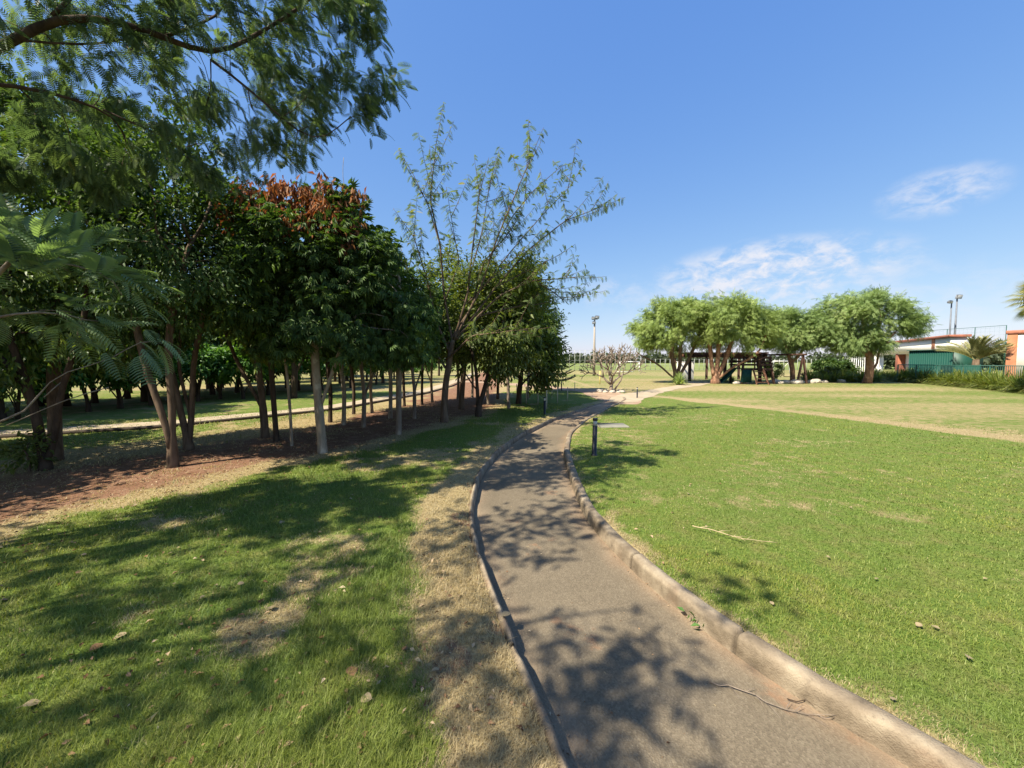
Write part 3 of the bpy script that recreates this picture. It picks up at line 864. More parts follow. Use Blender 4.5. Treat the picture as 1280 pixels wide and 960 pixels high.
# --- the feathery trees at the near left
feather_label = 'feathery leaved tree reaching high over the lawn from the near left edge'
tree('feathery_tree', feather_label, (-5.7, 2.5, 0),
     [[(-5.7, 2.5, 0), (-5.6, 2.55, 1.6), (-5.1, 2.8, 2.9), D(-40, 105, 3.2), D(50, 70, 3.3), D(105, 36, 3.4), D(140, 0, 3.5), D(190, -90, 3.5)],
      line((3.4, 4.1), (105, 36), (180, 48), (245, 72), (292, 97), (352, 150), (400, 190)),
      line((3.9, 4.3), (235, 64), (268, 52), (305, 35)), line((3.9, 4.3), (292, 92), (315, 70), (345, 60), (408, 20), (440, -20)),
      line((3.2, 3.9), (-40, 112), (10, 118), (70, 122), (130, 140), (205, 176)), line((3.2, 3.9), (50, 70), (110, 76), (165, 76), (185, 62)),
      [(-5.6, 2.55, 1.8), (-6.2, 2.3, 3.4), (-6.6, 2.0, 5.0)]],
     [ell(350, 55, 4.1, 150, 75, 1.0), ell(240, 120, 4.0, 140, 60, 1.0), ell(70, 70, 3.7, 170, 110, 1.0), ell(170, 110, 4.4, 130, 60, .6), ell(160, -60, 3.6, 220, 90, 1.2), ell(432, 115, 4.3, 74, 58, .6),
      ell(390, -40, 4.2, 120, 60, .9), ell(70, 175, 4.3, 160, 65, .8), ell(240, 205, 4.5, 90, 42, .6), ell(330, 190, 4.3, 60, 40, .5),
      (np.array((-5.9, 2.2, 4.8)), np.array((1.5, 1.2, .9)))],
     11, n_attr=1000, r_base=.042, clump=1.0, step=.17, leaves=10500, kind='frond', size=.130, sigma=.085, mb='bark_dark', ml='leaf_frond', out=.55, down=.55, rand=.8, up=.9, r_tip=.0035, twig=4)
tree('feathery_tree', 'thin crowned feathery tree growing outside the photo beyond its near left edge', (-6.9, -.6, 0),
     [[(-6.9, -.6, 0), (-6.8, -.6, 1.8), (-6.4, -.4, 3.4), (-5.4, .0, 4.5), (-4.2, .1, 4.8), (-3.1, .2, 5.0), (-2.0, .5, 4.9)], [(-5.4, .0, 4.5), (-4.2, .9, 4.8), (-3.2, 1.9, 5.0), (-2.6, 2.8, 5.3)], [(-6.8, -.6, 1.8), (-7.2, -.2, 3.4), (-7.6, .4, 4.6)]],
     [(np.array((-5.8, .4, 4.8)), np.array((1.5, 1.6, .6))), (np.array((-7.3, .6, 4.6)), np.array((1.2, 1.5, .7))), (np.array((-3.1, -.35, 4.9)), np.array((.8, .5, .3))), (np.array((-1.8, .5, 4.8)), np.array((.4, .4, .25))), (np.array((-4.2, .0, 4.9)), np.array((.6, .7, .3))), (np.array((-3.0, 2.1, 5.0)), np.array((.7, .8, .25))), (np.array((-3.8, 1.3, 5.0)), np.array((.8, .7, .3))), (np.array((-2.5, 3.0, 5.3)), np.array((.6, .6, .2)))],
     13, n_attr=280, r_base=.05, clump=.9, step=.16, leaves=3300, kind='frond', size=.15, sigma=.17, mb='bark_dark', ml='leaf_frond', out=.55, down=.45, rand=.8, up=1.2, r_tip=.0035, twig=3)
tree('feathery_tree', 'young feathery tree with pale drooping fronds low at the near left edge', (-5.3, 2.9, 0),
     [[(-5.3, 2.9, 0), (-5.2, 2.95, 1.0), (-5.0, 3.1, 2.0), (-4.7, 3.2, 2.6)],
      line((3.0, 3.3), (-60, 560), (-5, 540), (50, 500), (75, 478)), line((3.1, 3.3), (-5, 540), (60, 506), (95, 492), (135, 484)),
      line((3.1, 3.4), (20, 490), (60, 465), (100, 458), (145, 452)),
      line((3.1, 3.4), (-60, 420), (0, 395), (60, 385), (110, 400)), line((3.1, 3.4), (-40, 330), (30, 320), (110, 335), (160, 350))],
     [ell(60, 405, 3.4, 120, 34, .55), ell(80, 345, 3.5, 110, 30, .55), ell(30, 312, 3.6, 90, 20, .5), ell(165, 425, 3.5, 60, 22, .35), ell(-90, 390, 3.3, 70, 50, .6)],
     12, n_attr=90, r_base=.035, step=.14, leaves=270, kind='frond_fine', size=.23, sigma=.075, mb='bark_bare', ml='leaf_frond_pale', out=.8, down=.25, rand=.5, up=1.6, twig=3)
# --- broad leaved trees of the grove's near edge
tree('broadleaf_tree', 'dark twin stemmed tree with a leafy shrub at its foot', P(50, 589),
     [line(5.72, (50, 589), (44, 545), (38, 490), (22, 450), (10, 400)), line(5.72, (52, 586), (66, 545), (70, 500), (88, 455), (110, 400)), line(5.8, (42, 520), (20, 460), (-30, 420))],
     [ell(20, 395, 5.8, 130, 60, 1.2), ell(70, 330, 6.0, 130, 75, 1.3), ell(-20, 230, 6.0, 150, 120, 1.4), ell(80, 190, 6.2, 80, 60, 1.1), ell(110, 440, 5.9, 60, 40, .8), ell(-50, 460, 5.6, 80, 40, .7)],
     21, leaves=15000, size=.095, mb='bark_dark', ml='leaf_mid', r_base=.07, n_attr=220)
tree('broadleaf_tree', 'brown trunked tree standing just behind the twin stemmed tree', P(62, 577),
     [line(6.35, (62, 577), (64, 530), (66, 480), (70, 420), (80, 360))],
     [ell(90, 390, 6.5, 100, 60, 1.0), ell(60, 300, 6.6, 120, 90, 1.3), ell(120, 240, 6.8, 110, 70, 1.3)],
     22, leaves=12000, size=.095, ml='leaf_dark', r_base=.085, n_attr=150)
tree('broadleaf_tree', 'brown tree forking low into two stems in front of a twin', P(211, 586),
     [line(5.85, (211, 586), (209, 550), (196, 505), (181, 455), (172, 400), (160, 330)), line(5.9, (210, 556), (214, 505), (210, 450), (218, 390), (240, 330)), line(5.9, (196, 505), (186, 480), (150, 420))],
     [ell(210, 345, 6.0, 115, 75, 1.2), ell(275, 300, 6.2, 80, 75, 1.2), ell(190, 240, 6.2, 130, 80, 1.3), ell(200, 175, 6.4, 110, 45, 1.0)],
     23, leaves=15500, size=.088, kind='leaf', mb='bark_brown', ml='leaf_dark', r_base=.066, n_attr=260)
tree('broadleaf_tree', 'brown several stemmed tree right behind the low forking tree', P(233, 563),
     [line(7.06, (233, 563), (230, 545), (222, 510), (216, 470), (200, 420), (180, 370)), line(7.1, (234, 552), (238, 515), (240, 470), (247, 430), (262, 380)), line(7.15, (240, 545), (232, 500), (222, 460), (230, 400))],
     [ell(255, 385, 7.2, 75, 45, 1.1), ell(250, 300, 7.4, 110, 80, 1.4), ell(180, 390, 7.3, 80, 50, 1.0), ell(300, 350, 7.3, 50, 60, 1.0)],
     24, leaves=15000, size=.095, mb='bark_brown', ml='leaf_dark', r_base=.075, n_attr=200)
tree('broadleaf_tree', 'dark trunk with a slanting side stem left of the thin pale sapling', P(329, 547),
     [line(8.25, (329, 547), (327, 500), (322, 450), (316, 400)), line(8.3, (327, 512), (312, 482), (298, 455), (285, 420))],
     [ell(320, 405, 8.3, 60, 45, 1.1), ell(300, 340, 8.5, 90, 60, 1.4), ell(350, 360, 8.4, 50, 50, 1.0)],
     25, leaves=8000, size=.12, mb='bark_brown', ml='leaf_olive', r_base=.075, n_attr=130)
tree('broadleaf_tree', 'nearly black slim trunk beside the thin pale sapling', P(343, 552),
     [line(7.84, (343, 552), (341, 505), (339, 455), (345, 400))],
     [ell(350, 400, 7.8, 45, 40, .8), ell(340, 340, 7.9, 50, 50, .9)],
     26, leaves=5000, size=.11, mb='bark_dark', ml='leaf_dark', r_base=.05, n_attr=80)
tree('sapling', 'thin pale sapling between the black trunk and the straight pale trunk', P(362, 558),
     [line(7.4, (362, 558), (361, 510), (359, 470), (355, 430))],
     [ell(356, 415, 7.4, 34, 28, .6), ell(352, 370, 7.4, 30, 30, .6)],
     27, leaves=2600, size=.10, mb='bark_pale', ml='leaf_mid', r_base=.026, n_attr=50)

def orange_tops(t, base, em, rng, ctr):
    pts = np.concatenate([crown_points([(c - base, r) for c, r in [ell(338, 262, 6.6, 50, 28, .5), ell(405, 258, 6.6, 54, 26, .55), ell(380, 285, 6.4, 60, 18, .4), ell(318, 282, 6.5, 26, 18, .4)]], 110, rng),
                          crown_points([(c - base, r) for c, r in [ell(448, 289, 6.5, 12, 9, .15), ell(432, 310, 6.4, 10, 8, .1)]], 6, rng)])
    foliage(pts, 2600, 'long', .125, rng, .085, ctr, .3, .9, .5, .6).build('dead_foliage', M['leaf_orange'], t)
tree('broadleaf_tree', 'straight pale trunked tree with orange dead leaves on its dark crown', P(401, 568),
     [line(6.75, (401, 568), (398, 520), (395, 470), (394, 420), (398, 360), (390, 310)), line(6.75, (400, 508), (410, 480), (425, 440), (445, 390)), line(6.75, (395, 450), (370, 410), (345, 370)), line(6.75, (397, 400), (440, 360), (480, 350)), line(6.8, (440, 360), (452, 300), (447, 275), (436, 240), (418, 222)), line(6.8, (447, 272), (432, 232), (436, 205))],
     [ell(395, 405, 6.8, 95, 52, 1.1), ell(460, 405, 6.8, 70, 58, 1.1), ell(380, 325, 6.9, 90, 58, 1.2), ell(440, 330, 6.9, 75, 60, 1.1), ell(505, 412, 7.2, 34, 42, .8), ell(395, 280, 6.9, 70, 30, .8)],
     28, leaves=7000, kind='spray', size=.14, sigma=.16, mb='bark_pale', ml='leaf_dark', r_base=.075, n_attr=260, extra=orange_tops, down=.55)
tree('broadleaf_tree', 'grey trunked tree midway between orange topped tree and tall sparse tree', P(497, 543),
     [line(8.6, (497, 543), (498, 490), (499, 440), (503, 390), (500, 340)), line(8.6, (499, 450), (485, 425), (470, 400)), line(8.6, (499, 445), (515, 425), (530, 400))],
     [ell(503, 410, 8.6, 42, 45, 1.0), ell(475, 345, 8.6, 40, 42, 1.0), ell(526, 415, 8.7, 24, 38, .8), ell(455, 310, 8.6, 36, 30, .9)],
     29, leaves=6500, kind='spray', size=.14, mb='bark_grey', ml='leaf_dark', r_base=.062, n_attr=170, down=.5)
tree('broadleaf_tree', 'dark low crowned tree just right of the tall sparse tree', P(598, 521),
     [line(11.4, (598, 521), (597, 495), (595, 460), (585, 420)), line(11.4, (598, 510), (606, 485), (614, 455), (625, 420)), line(11.4, (597, 490), (580, 465), (570, 440))],
     [ell(598, 430, 11.4, 48, 42, 1.3), ell(640, 420, 11.8, 40, 50, 1.3), ell(590, 375, 11.6, 45, 40, 1.2), ell(640, 370, 12., 40, 35, 1.2)],
     30, leaves=10000, size=.15, sigma=.2, mb='bark_dark', ml='leaf_olive', r_base=.09, n_attr=170)
tree('broadleaf_tree', 'rounded dark green tree at the path end of the left grove', P(648, 505),
     [line(14.7, (648, 505), (650, 480), (655, 445), (660, 410)), line(14.7, (650, 482), (670, 462), (690, 445)), line(14.7, (650, 475), (630, 450), (620, 420))],
     [ell(664, 435, 14.2, 34, 40, 1.5), ell(640, 395, 14.5, 45, 45, 1.6), ell(686, 452, 14., 16, 26, .8), ell(680, 474, 13.6, 20, 16, .6), ell(620, 440, 14.5, 35, 40, 1.3)],
     31, leaves=12000, size=.17, sigma=.22, mb='bark_dark', ml='leaf_olive', r_base=.10, n_attr=200)
t_sh = tree('leafy_shrub', 'small leafy shrub at the foot of the dark twin stemmed tree', P(28, 591),
     [line(5.6, (28, 591), (28, 575), (26, 555))], [ell(26, 566, 5.6, 24, 26, .28)], 41, leaves=420, size=.085, sigma=.06, ml='leaf_olive', r_base=.015, n_attr=40, cat='shrub', step=.07)

# --- the tall sparse tree with whip shoots
def sparse_tree():
    rng = np.random.default_rng(77)
    base = P(555, 528); base[2] = 0
    d0 = base[1]
    t = thing('sparse_tree', 'tall thinly leaved tree with whip shoots beside the path', 'tree', base)
    m = MB(); lv_p, lv_f, lv_n = [], [], []
    def curve(pts, dz):
        return resample([D(a, b, d0 + q) - base for (a, b), q in zip(pts, dz)], .12)
    def stem(pts, r0, r1):
        rr = np.linspace(r0, r1, len(pts)); m.tube(pts, rr, 8 if r0 > .03 else 5)
    trunk = curve([(555, 532), (555, 505), (557, 480), (562, 450), (566, 425)], [0] * 5)
    rr = np.linspace(.095, .07, len(trunk)); rr[:3] *= [1.5, 1.25, 1.08]; m.tube(trunk, rr, 10)
    mains = [[(566, 430), (556, 370), (552, 310), (540, 255), (548, 190), (558, 140)], [(552, 310), (538, 262), (520, 225), (502, 194)],
             [(562, 440), (545, 400), (535, 350), (520, 300), (495, 265)], [(568, 425), (585, 370), (592, 310), (600, 250), (612, 205)],
             [(590, 340), (604, 290), (612, 240), (621, 203)], [(568, 425), (600, 365), (622, 300), (650, 235), (678, 170)],
             [(610, 330), (640, 275), (665, 245), (700, 215), (724, 208)], [(600, 365), (640, 315), (680, 270), (710, 240), (727, 213)],
             [(570, 425), (620, 360), (660, 315), (705, 280), (745, 265), (778, 252)], [(620, 360), (660, 340), (700, 320), (718, 308)],
             [(572, 420), (625, 370), (665, 352), (700, 350), (742, 345)], [(665, 352), (690, 365), (705, 378), (735, 365)],
             [(560, 430), (590, 385), (605, 330), (640, 290), (655, 260)], [(556, 380), (575, 330), (568, 290), (560, 240)],
             [(556, 400), (530, 370), (505, 330), (480, 290)], [(585, 380), (625, 340), (650, 320), (690, 300)], [(570, 425), (600, 395), (640, 385), (680, 380), (715, 370)],
             [(558, 450), (590, 420), (630, 415), (670, 410)], [(557, 460), (535, 425), (520, 395), (500, 370)]]
    starts = {}
    for k, pts in enumerate(mains):
        w = rng.normal(0, .75)
        dz = [0 if i == 0 else w * i / (len(pts) - 1) * 1.3 for i in range(len(pts))]
        if k in (1, 4, 6, 11): dz = [x * .4 for x in dz]
        c = curve(pts, dz)
        big = pts[0][1] > 415
        stem(c, .034 if big else .018, .004)
        shoots = [(c, .35 if big else .2)]
        for q in range(9 if big else 4):
            i = int(len(c) * rng.uniform(.28, .85)); dr = unit(c[min(i + 3, len(c) - 1)] - c[i - 1])
            dr = unit(dr * .75 + rng.normal(0, .45, 3) + np.array((.1, 0, .25))); L = rng.uniform(.5, 1.35)
            s_ = np.linspace(0, 1, 9)[:, None]
            cc = c[i] + dr * L * s_ + np.array((0, 0, .12)) * L * s_ ** 2
            stem(cc, .009, .003); shoots.append((cc, .12))
        for cc, f0 in shoots:
            Ls = np.concatenate([[0], np.cumsum(np.linalg.norm(np.diff(cc, axis=0), axis=1))])
            for u in np.arange(f0 * Ls[-1], Ls[-1], .052):
                p = np.array([np.interp(u, Ls, cc[:, j]) for j in range(3)])
                tdir = unit(np.array([np.interp(min(u + .05, Ls[-1]), Ls, cc[:, j]) for j in range(3)]) - p + 1e-6)
                for sg in (-1, 1):
                    if rng.random() < .30: continue
                    sd = unit(np.cross(tdir, rng.normal(0, 1, 3)))
                    lv_p.append(p); lv_f.append(unit(sd * .8 + tdir * .35 + np.array((0, 0, -.55)))); lv_n.append(np.array((0, 0, 1.)) + rng.normal(0, .4, 3))
    m.build('trunk', M['bark_brown'], t, smooth=True)
    n = len(lv_p)
    tv, tf = tpl_frond(6, .30, .35, .2, .75)
    MB().scatter(tv, tf, np.array(lv_p), frames(np.array(lv_f), np.array(lv_n)), .125 * (.65 + .7 * rng.random(n))).build('crown', M['leaf_thin'], t)
sparse_tree()
tree('broadleaf_tree', 'yellowish bushy tree close behind the tall sparse tree', P(576, 511),
     [line(13.3, (576, 511), (578, 480), (582, 440), (590, 390))],
     [ell(590, 380, 13.3, 50, 40, 1.4), ell(630, 350, 13.4, 45, 32, 1.3), ell(560, 345, 13.3, 30, 30, 1.), ell(655, 385, 13.3, 32, 28, 1.0)],
     32, leaves=6500, size=.14, sigma=.22, mb='bark_brown', ml='leaf_olive', r_base=.09, n_attr=130)

# --- slim grove trees: three kinds, then copies
def slim(seed, h, label, loc, mb, ml, leaves=5200, wide=1.15, fork=False):
    x, y = loc[0], loc[1]; b = np.array((x, y, 0.))
    st = [[b, b + (.03, .02, .8), b + (-.05, .03, 1.6), b + (.05, 0, h * .62), b + (.0, .05, h * .85)]]
    if fork: st.append([b + (-.02, .02, .7), b + (.25, .1, 1.3), b + (.45, .1, 2.0), b + (.6, .2, h * .7)])
    return tree('grove_tree', label, b, st, [(b + (0, 0, h * .66), np.array((wide, wide, h * .24))), (b + (.5, .2, h * .58), np.array((wide * .7, wide * .7, h * .16))), (b + (-.4, -.2, h * .82), np.array((wide * .75, wide * .75, h * .16)))],
                seed, leaves=leaves, size=.135, sigma=.2, mb=mb, ml=ml, r_base=.052, n_attr=120, group='slim trees of the left grove')
gl = 'slim shaded trunk in the middle of the left grove'
slots = [(411, 528, 0), (428, 531, 1), (453, 534, 2), (441, 518, 0), (487, 523, 1), (517, 524, 2), (464, 516, 1), (527, 506, 0), (540, 503, 2), (610, 506, 1), (622, 499, 0), (636, 511, 2), (660, 499, 1), (572, 500, 2), (505, 508, 0), (590, 497, 1), (672, 492, 0)]
slabel = {(411, 528): 'crooked dark trunk left of the white based trunk in the grove', (428, 531): 'short trunk with a whitish foot between crooked and forked trunks', (453, 534): 'forked slim pale stems nearest left of the grey trunked tree',
          (487, 523): 'slim dark trunk just left of the grey trunked tree', (517, 524): 'slim trunk between grey trunked tree and tall sparse tree'}
protos = []
rg = np.random.default_rng(3)
for i, (a, b_, k) in enumerate(slots):
    p = P(a, b_); lab = slabel.get((a, b_), gl)
    if i < 3:
        protos.append(slim(50 + i, (4.3, 4.0, 4.4)[i], lab, p, ('bark_dark', 'bark_pale', 'bark_grey')[i], ('leaf_dark', 'leaf_mid', 'leaf_dark')[i], fork=(i == 2)))
    else:
        again(protos[k], (p[0], p[1], 0), rg.uniform(0, 6.28), lab, 'slim trees of the left grove', rg.uniform(.88, 1.12))
# trees beyond the service road
big = tree('grove_tree', 'leafy green tree beyond the service road behind the grove', (-9.5, 17, 0),
           [[(-9.5, 17, 0), (-9.4, 17, 1.2), (-9.6, 17.1, 2.4), (-9.4, 17, 4.0)], [(-9.45, 17, 1.0), (-9., 17.2, 2.0), (-8.4, 17.4, 3.2)]],
           [(np.array((-9.5, 17, 3.8)), np.array((1.9, 1.9, 1.7))), (np.array((-8.6, 17.3, 3.2)), np.array((1.3, 1.3, 1.1))), (np.array((-10.3, 16.8, 3.0)), np.array((1.3, 1.3, 1.1)))],
           60, leaves=7500, size=.20, sigma=.3, mb='bark_dark', ml='leaf_mid', r_base=.13, n_attr=150, group='trees beyond the service road')
for i in range(30):
    y = 10 + 1.25 * i + rg.uniform(-.5, .5); x = -12.5 - 6.5 * rg.random() - .12 * i * (i % 3) + .22 * i * (i % 2)
    x = min(x, -8.2)
    again(big, (x, y, 0), rg.uniform(0, 6.28), None, 'trees beyond the service road', rg.uniform(.75, 1.15))
for (x, y, s_) in ((-15.5, 7.5, 1.0), (-18, 9.5, 1.1), (-13.8, 10.5, .95), (-20.5, 6, 1.1), (-22, 12, 1.2), (-17, 14, 1.1), (-24, 3, 1.1)):
    again(big, (x, y, 0), rg.uniform(0, 6.28), None, 'trees beyond the service road', s_)
for (x, y, s_) in ((-9.4, 4.4, .8), (-8.9, 2.6, .74), (-10.9, 5.9, .8), (-12.5, 3.2, .85)):
    again(big, (x, y, 0), rg.uniform(0, 6.28), 'leafy green tree standing beyond the left edge of the photo', 'trees beyond the left edge', s_)
# clipped shrubs between road and those trees
shr = None
for i, (a, b_) in enumerate(((18, 524), (66, 519), (108, 515), (148, 511), (186, 507), (246, 502), (274, 499), (303, 499), (334, 494), (366, 491), (402, 488), (438, 485), (470, 481), (500, 478), (528, 475))):
    p = P(a, b_)
    if shr is None:
        q = np.array((p[0], p[1], 0.))
        shr = tree('shrub', 'bushy green shrub on short stems beyond the service road', q, [[q, q + (0, 0, .3), q + (.1, 0, .7)], [q + (0, 0, .15), q + (-.2, .1, .6)], [q + (0, 0, .15), q + (.1, -.2, .6)]],
                   [(q + (0, 0, 1.15), np.array((.95, .8, .6)))], 61, leaves=2600, size=.15, sigma=.12, mb='bark_dark', ml='leaf_hedge', r_base=.05, n_attr=90, cat='shrub', group='shrubs along the service road', shell=.4)
    else:
        again(shr, (p[0], p[1], 0), rg.uniform(0, 6.28), None, 'shrubs along the service road', rg.uniform(1.15, 1.55))

for i, (a, b_) in enumerate(((40, 512), (95, 506), (140, 500), (205, 497), (232, 493), (262, 490), (318, 489), (350, 486), (385, 483), (420, 480), (455, 477), (10, 516), (160, 504), (490, 474), (285, 492))):
    p = P(a, b_); again(shr, (p[0], p[1] + .6, 0), rg.uniform(0, 6.28), None, 'shrubs along the service road', rg.uniform(1.5, 2.1))
# --- layered pine behind the grove
def layered_pine():
    d = 21.0; base = D(679, 452, d); base[2] = 0
    t = thing('layered_pine', 'dark tiered pine rising behind the end of the left grove', 'tree', base)
    H = 5.3; rng = np.random.default_rng(5)
    m = MB(); m.tube([(0, 0, -.1), (0, 0, H * .5), (0, 0, H)], [.13, .08, .015], 8)
    P_, F_, N_ = [], [], []
    for z in np.arange(.7, H - .1, .30):
        R = 1.95 * (1 - z / H) ** .75 + .12
        a0 = rng.uniform(0, 6)
        for k in range(7):
            a = a0 + k * 2 * math.pi / 7 + rng.uniform(-.15, .15)
            s_ = np.linspace(0, 1, 8); dr = np.array((math.cos(a), math.sin(a), 0))
            pts = dr * (R * s_)[:, None] + np.array((0, 0, 1.)) * (z - .10 * R * np.sin(s_ * 2.2) + .16 * R * s_ ** 3)[:, None]
            m.tube(pts, np.linspace(.022, .006, 8), 4)
            for u in np.arange(.15, 1, .05):
                p = np.array([np.interp(u, s_, pts[:, j]) for j in range(3)])
                sd = np.array((-dr[1], dr[0], 0))
                for sg in (-1, 0, 1):
                    P_.append(p); F_.append(unit(dr * .7 + sd * sg * .8 + np.array((0, 0, .35)))); N_.append((0, 0, 1.))
    m.build('trunk', M['bark_dark'], t, smooth=True)
    MB().scatter(*tpl_leaf(.3, .03, -.1), np.array(P_), frames(np.array(F_), np.array(N_)), .24 * (.7 + .6 * rng.random(len(P_)))).build('crown', M['leaf_pine'], t)
layered_pine()

# --- the four pepper trees round the playground
pk = dict(kind='strand', size=.36, sigma=.30, out=.55, down=.55, rand=.7, up=.4, n_attr=260, step=.34, leaves=13000, shell=.38, twig=3)
tree('pepper_tree', 'leftmost spreading pepper tree with a low arm over the sandy path', P(847, 478.5),
     [line(29.5, (847, 478.5), (846, 470), (840, 452), (838, 440), (842, 412)), line(29.5, (845, 477), (833, 464), (818, 452), (806, 447), (792, 440)), line(29.5, (848, 472), (856, 458), (863, 445), (872, 418)), line(29.5, (847, 470), (851, 452), (848, 438), (856, 410))],
     [ell(846, 412, 29.5, 48, 28, 2.6), ell(815, 416, 29.5, 30, 26, 2.), ell(872, 400, 29.7, 32, 22, 2.2), ell(840, 390, 29.5, 40, 15, 2.2), ell(872, 412, 29.2, 28, 24, 2.2), ell(800, 428, 29.3, 18, 14, 1.2)],
     70, r_base=.26, mb='bark_brown', ml='leaf_pepper', **pk)
tree('pepper_tree', 'pepper tree with reddish forked trunk in front of the pergola', P(895, 479.5),
     [line(28.5, (895, 479.5), (892, 468), (889, 455), (887, 438), (884, 412)), line(28.5, (895, 474), (902, 460), (908, 445), (916, 418)), line((28.5, 27.5), (897, 477), (906, 466), (917, 457), (935, 450), (950, 438)), line(28.5, (893, 470), (898, 455), (896, 440), (900, 410)), line((28.4, 27.2), (904, 467), (918, 459), (938, 453), (958, 446))],
     [ell(905, 410, 28.5, 50, 30, 2.7), ell(930, 414, 28.3, 36, 28, 2.2), ell(885, 395, 28.6, 34, 18, 2.3), ell(918, 390, 28.5, 36, 14, 2.2), ell(950, 416, 28, 24, 24, 1.8), ell(900, 386, 28.6, 55, 14, 2.4)],
     71, r_base=.30, mb='bark_red', ml='leaf_pepper', **pk)
tree('pepper_tree', 'smaller pepper tree with slim forked trunk right of the climbing frame', P(991, 478),
     [line(30, (991, 478), (991, 465), (989, 453), (983, 441), (978, 420)), line(30, (989, 455), (997, 446), (1004, 436), (1006, 415))],
     [ell(990, 413, 30, 34, 27, 2.3), ell(1012, 412, 29.5, 24, 22, 2.0), ell(968, 410, 30, 28, 24, 2.), ell(1005, 424, 30, 20, 16, 1.6)],
     72, r_base=.17, mb='bark_red', ml='leaf_pepper_dull', **{**pk, 'leaves': 11000, 'n_attr': 200})
tree('pepper_tree', 'largest pepper tree with leaning trunk left of the white pavilion', P(1084, 479),
     [line(28.7, (1084, 479), (1087, 468), (1088, 455), (1085, 444), (1072, 434), (1058, 414)), line(28.7, (1087, 452), (1090, 440), (1092, 425), (1098, 398)), line(28.9, (1096, 466), (1097, 455), (1095, 446), (1098, 434), (1115, 418)), line(28.7, (1085, 444), (1078, 425), (1075, 395))],
     [ell(1075, 398, 28.7, 50, 32, 2.8), ell(1120, 412, 28.7, 34, 20, 2.), ell(1035, 410, 29, 28, 26, 2.2), ell(1088, 382, 28.7, 36, 18, 2.2), ell(1055, 392, 28.7, 36, 20, 2.2), ell(1060, 428, 28.7, 40, 14, 2.0)],
     73, r_base=.27, mb='bark_red', ml='leaf_pepper_dull', **{**pk, 'leaves': 15000, 'n_attr': 330})

# --- bare frangipani on its ring of stones
def bare_tree():
    base = P(764, 490); base[2] = 0
    rng = np.random.default_rng(8)
    t = thing('frangipani_tree', 'leafless frangipani tree on a ring of stones at the path junction', 'tree', base)
    m = MB()
    def rec(p, d, L, r, lv):
        q = p + d * L; mid = (p + q) / 2 + rng.normal(0, .03, 3) * L
        m.tube([p, mid, q], [r, r * .9, r * .8], 6)
        if lv == 0: return
        ax = unit(np.cross(d, rng.normal(0, 1, 3))); n = 2 if rng.random() < .62 else 3
        for k in range(n):
            a = 2 * math.pi * k / n + rng.uniform(-.3, .3)
            side = ax * math.cos(a) + np.cross(d, ax) * math.sin(a)
            nd = unit(d * .8 + side * rng.uniform(.50, .75) + np.array((0, 0, .20)))
            rec(q, nd, L * rng.uniform(.68, .92), r * .76, lv - 1)
    z0 = np.array((0, 0, 0.))
    m.tube([(0, 0, -.1), (0, 0, .12), (.02, 0, .40)], [.13, .10, .085], 8)
    for a, l in ((3.0, .30), (.3, .18), (1.6, .3), (4.6, .25)):
        rec(np.array((.02, 0, .38)), unit(np.array((math.cos(a) * .75, math.sin(a) * .6, .72))), .58, .06, 5)
    m.tube([(.12, 0, -.05), (.30, 0, .3), (.52, .03, .6), (.62, 0, 1.0)], [.05, .045, .04, .03], 6)
    rec(np.array((.62, 0, 1.0)), unit(np.array((.2, .1, 1.))), .4, .03, 3)
    m.build('trunk', M['bark_bare'], t, smooth=True)
bare_tree()

# ------------------------------------------------------------------ lamps, posts and stakes
def bollard(px, py, top, label, lean=0.0):
    p = P(px, py); h = (py - top) / F * p[1]
    t = thing('bollard_light', label, 'bollard light', (p[0], p[1], 0), 0.4, 'bollard lights along the path')
    t.rotation_euler = (lean, lean * .6, .4)
    r = .040 * h / .62
    prof = [(r * 1.35, -.05), (r * 1.35, .012), (r, .016), (r, h * .80)]
    m = MB(); m.tube([(0, 0, z) for _, z in prof], [q for q, _ in prof], 16); m.build('post', M['black_metal'], t, smooth=False)
    m = MB(); m.tube([(0, 0, h * .80), (0, 0, h * .94)], [r * .86, r * .86], 16); m.build('lens', M['lens'], t, smooth=False)
    m = MB(); m.tube([(0, 0, h * .935), (0, 0, h * .95), (0, 0, h * .99), (0, 0, h)], [r * 1.02, r * 1.04, r * 1.04, r * .9], 16); m.build('cap', M['black_metal'], t)
    return t
bollard(744, 570, 523, 'black bollard light with pale lens standing on the sunny lawn', .015)
bollard(797, 497.5, 484, 'distant dark bollard light at the path junction')
bollard(681, 519, 496.5, 'bollard light left of the path among thin stakes in shade')
bollard(702, 488.5, 477, 'small dark bollard light behind the stakes near the dirt path')
stakes = [(672.5, 505, 490), (683.3, 512, 488), (697, 504.5, 483.5), (709.4, 501.5, 484), (718.5, 488.5, 477.5), (658, 505, 483), (646, 500, 480), (635, 510, 484), (690, 498, 482)]
for a, b, c_ in stakes:
    p = P(a, b); h = (b - c_) / F * p[1]
    o = MB().tube([(0, 0, -.05), (.004, 0, h * .5), (0, .004, h)], [.021, .020, .018], 6).build('stake', M['stake_wood'])
    o.location = (p[0], p[1], 0); o.rotation_euler = (rg.uniform(-.03, .03), rg.uniform(-.03, .03), 0)
    lab = {658: 'thick pale stake leftmost in the row under the dark tree', 683.3: 'tallest thin stake right behind the shaded bollard light', 718.5: 'pale stake standing furthest off beside the dirt path'}.get(a, 'thin wooden planting stake in the shade at the end of the grove')
    tag(o, lab, 'stake', 'planting stakes by the path')
p = P(750, 480.5)
o = MB().tube([(0, 0, -.05), (0, 0, .93)], [.035, .035], 10).build('marker_post', M['yellow_paint']); o.location = (p[0], p[1], 0)
tag(o, 'yellow marker post on the dry grass left of the frangipani', 'post')
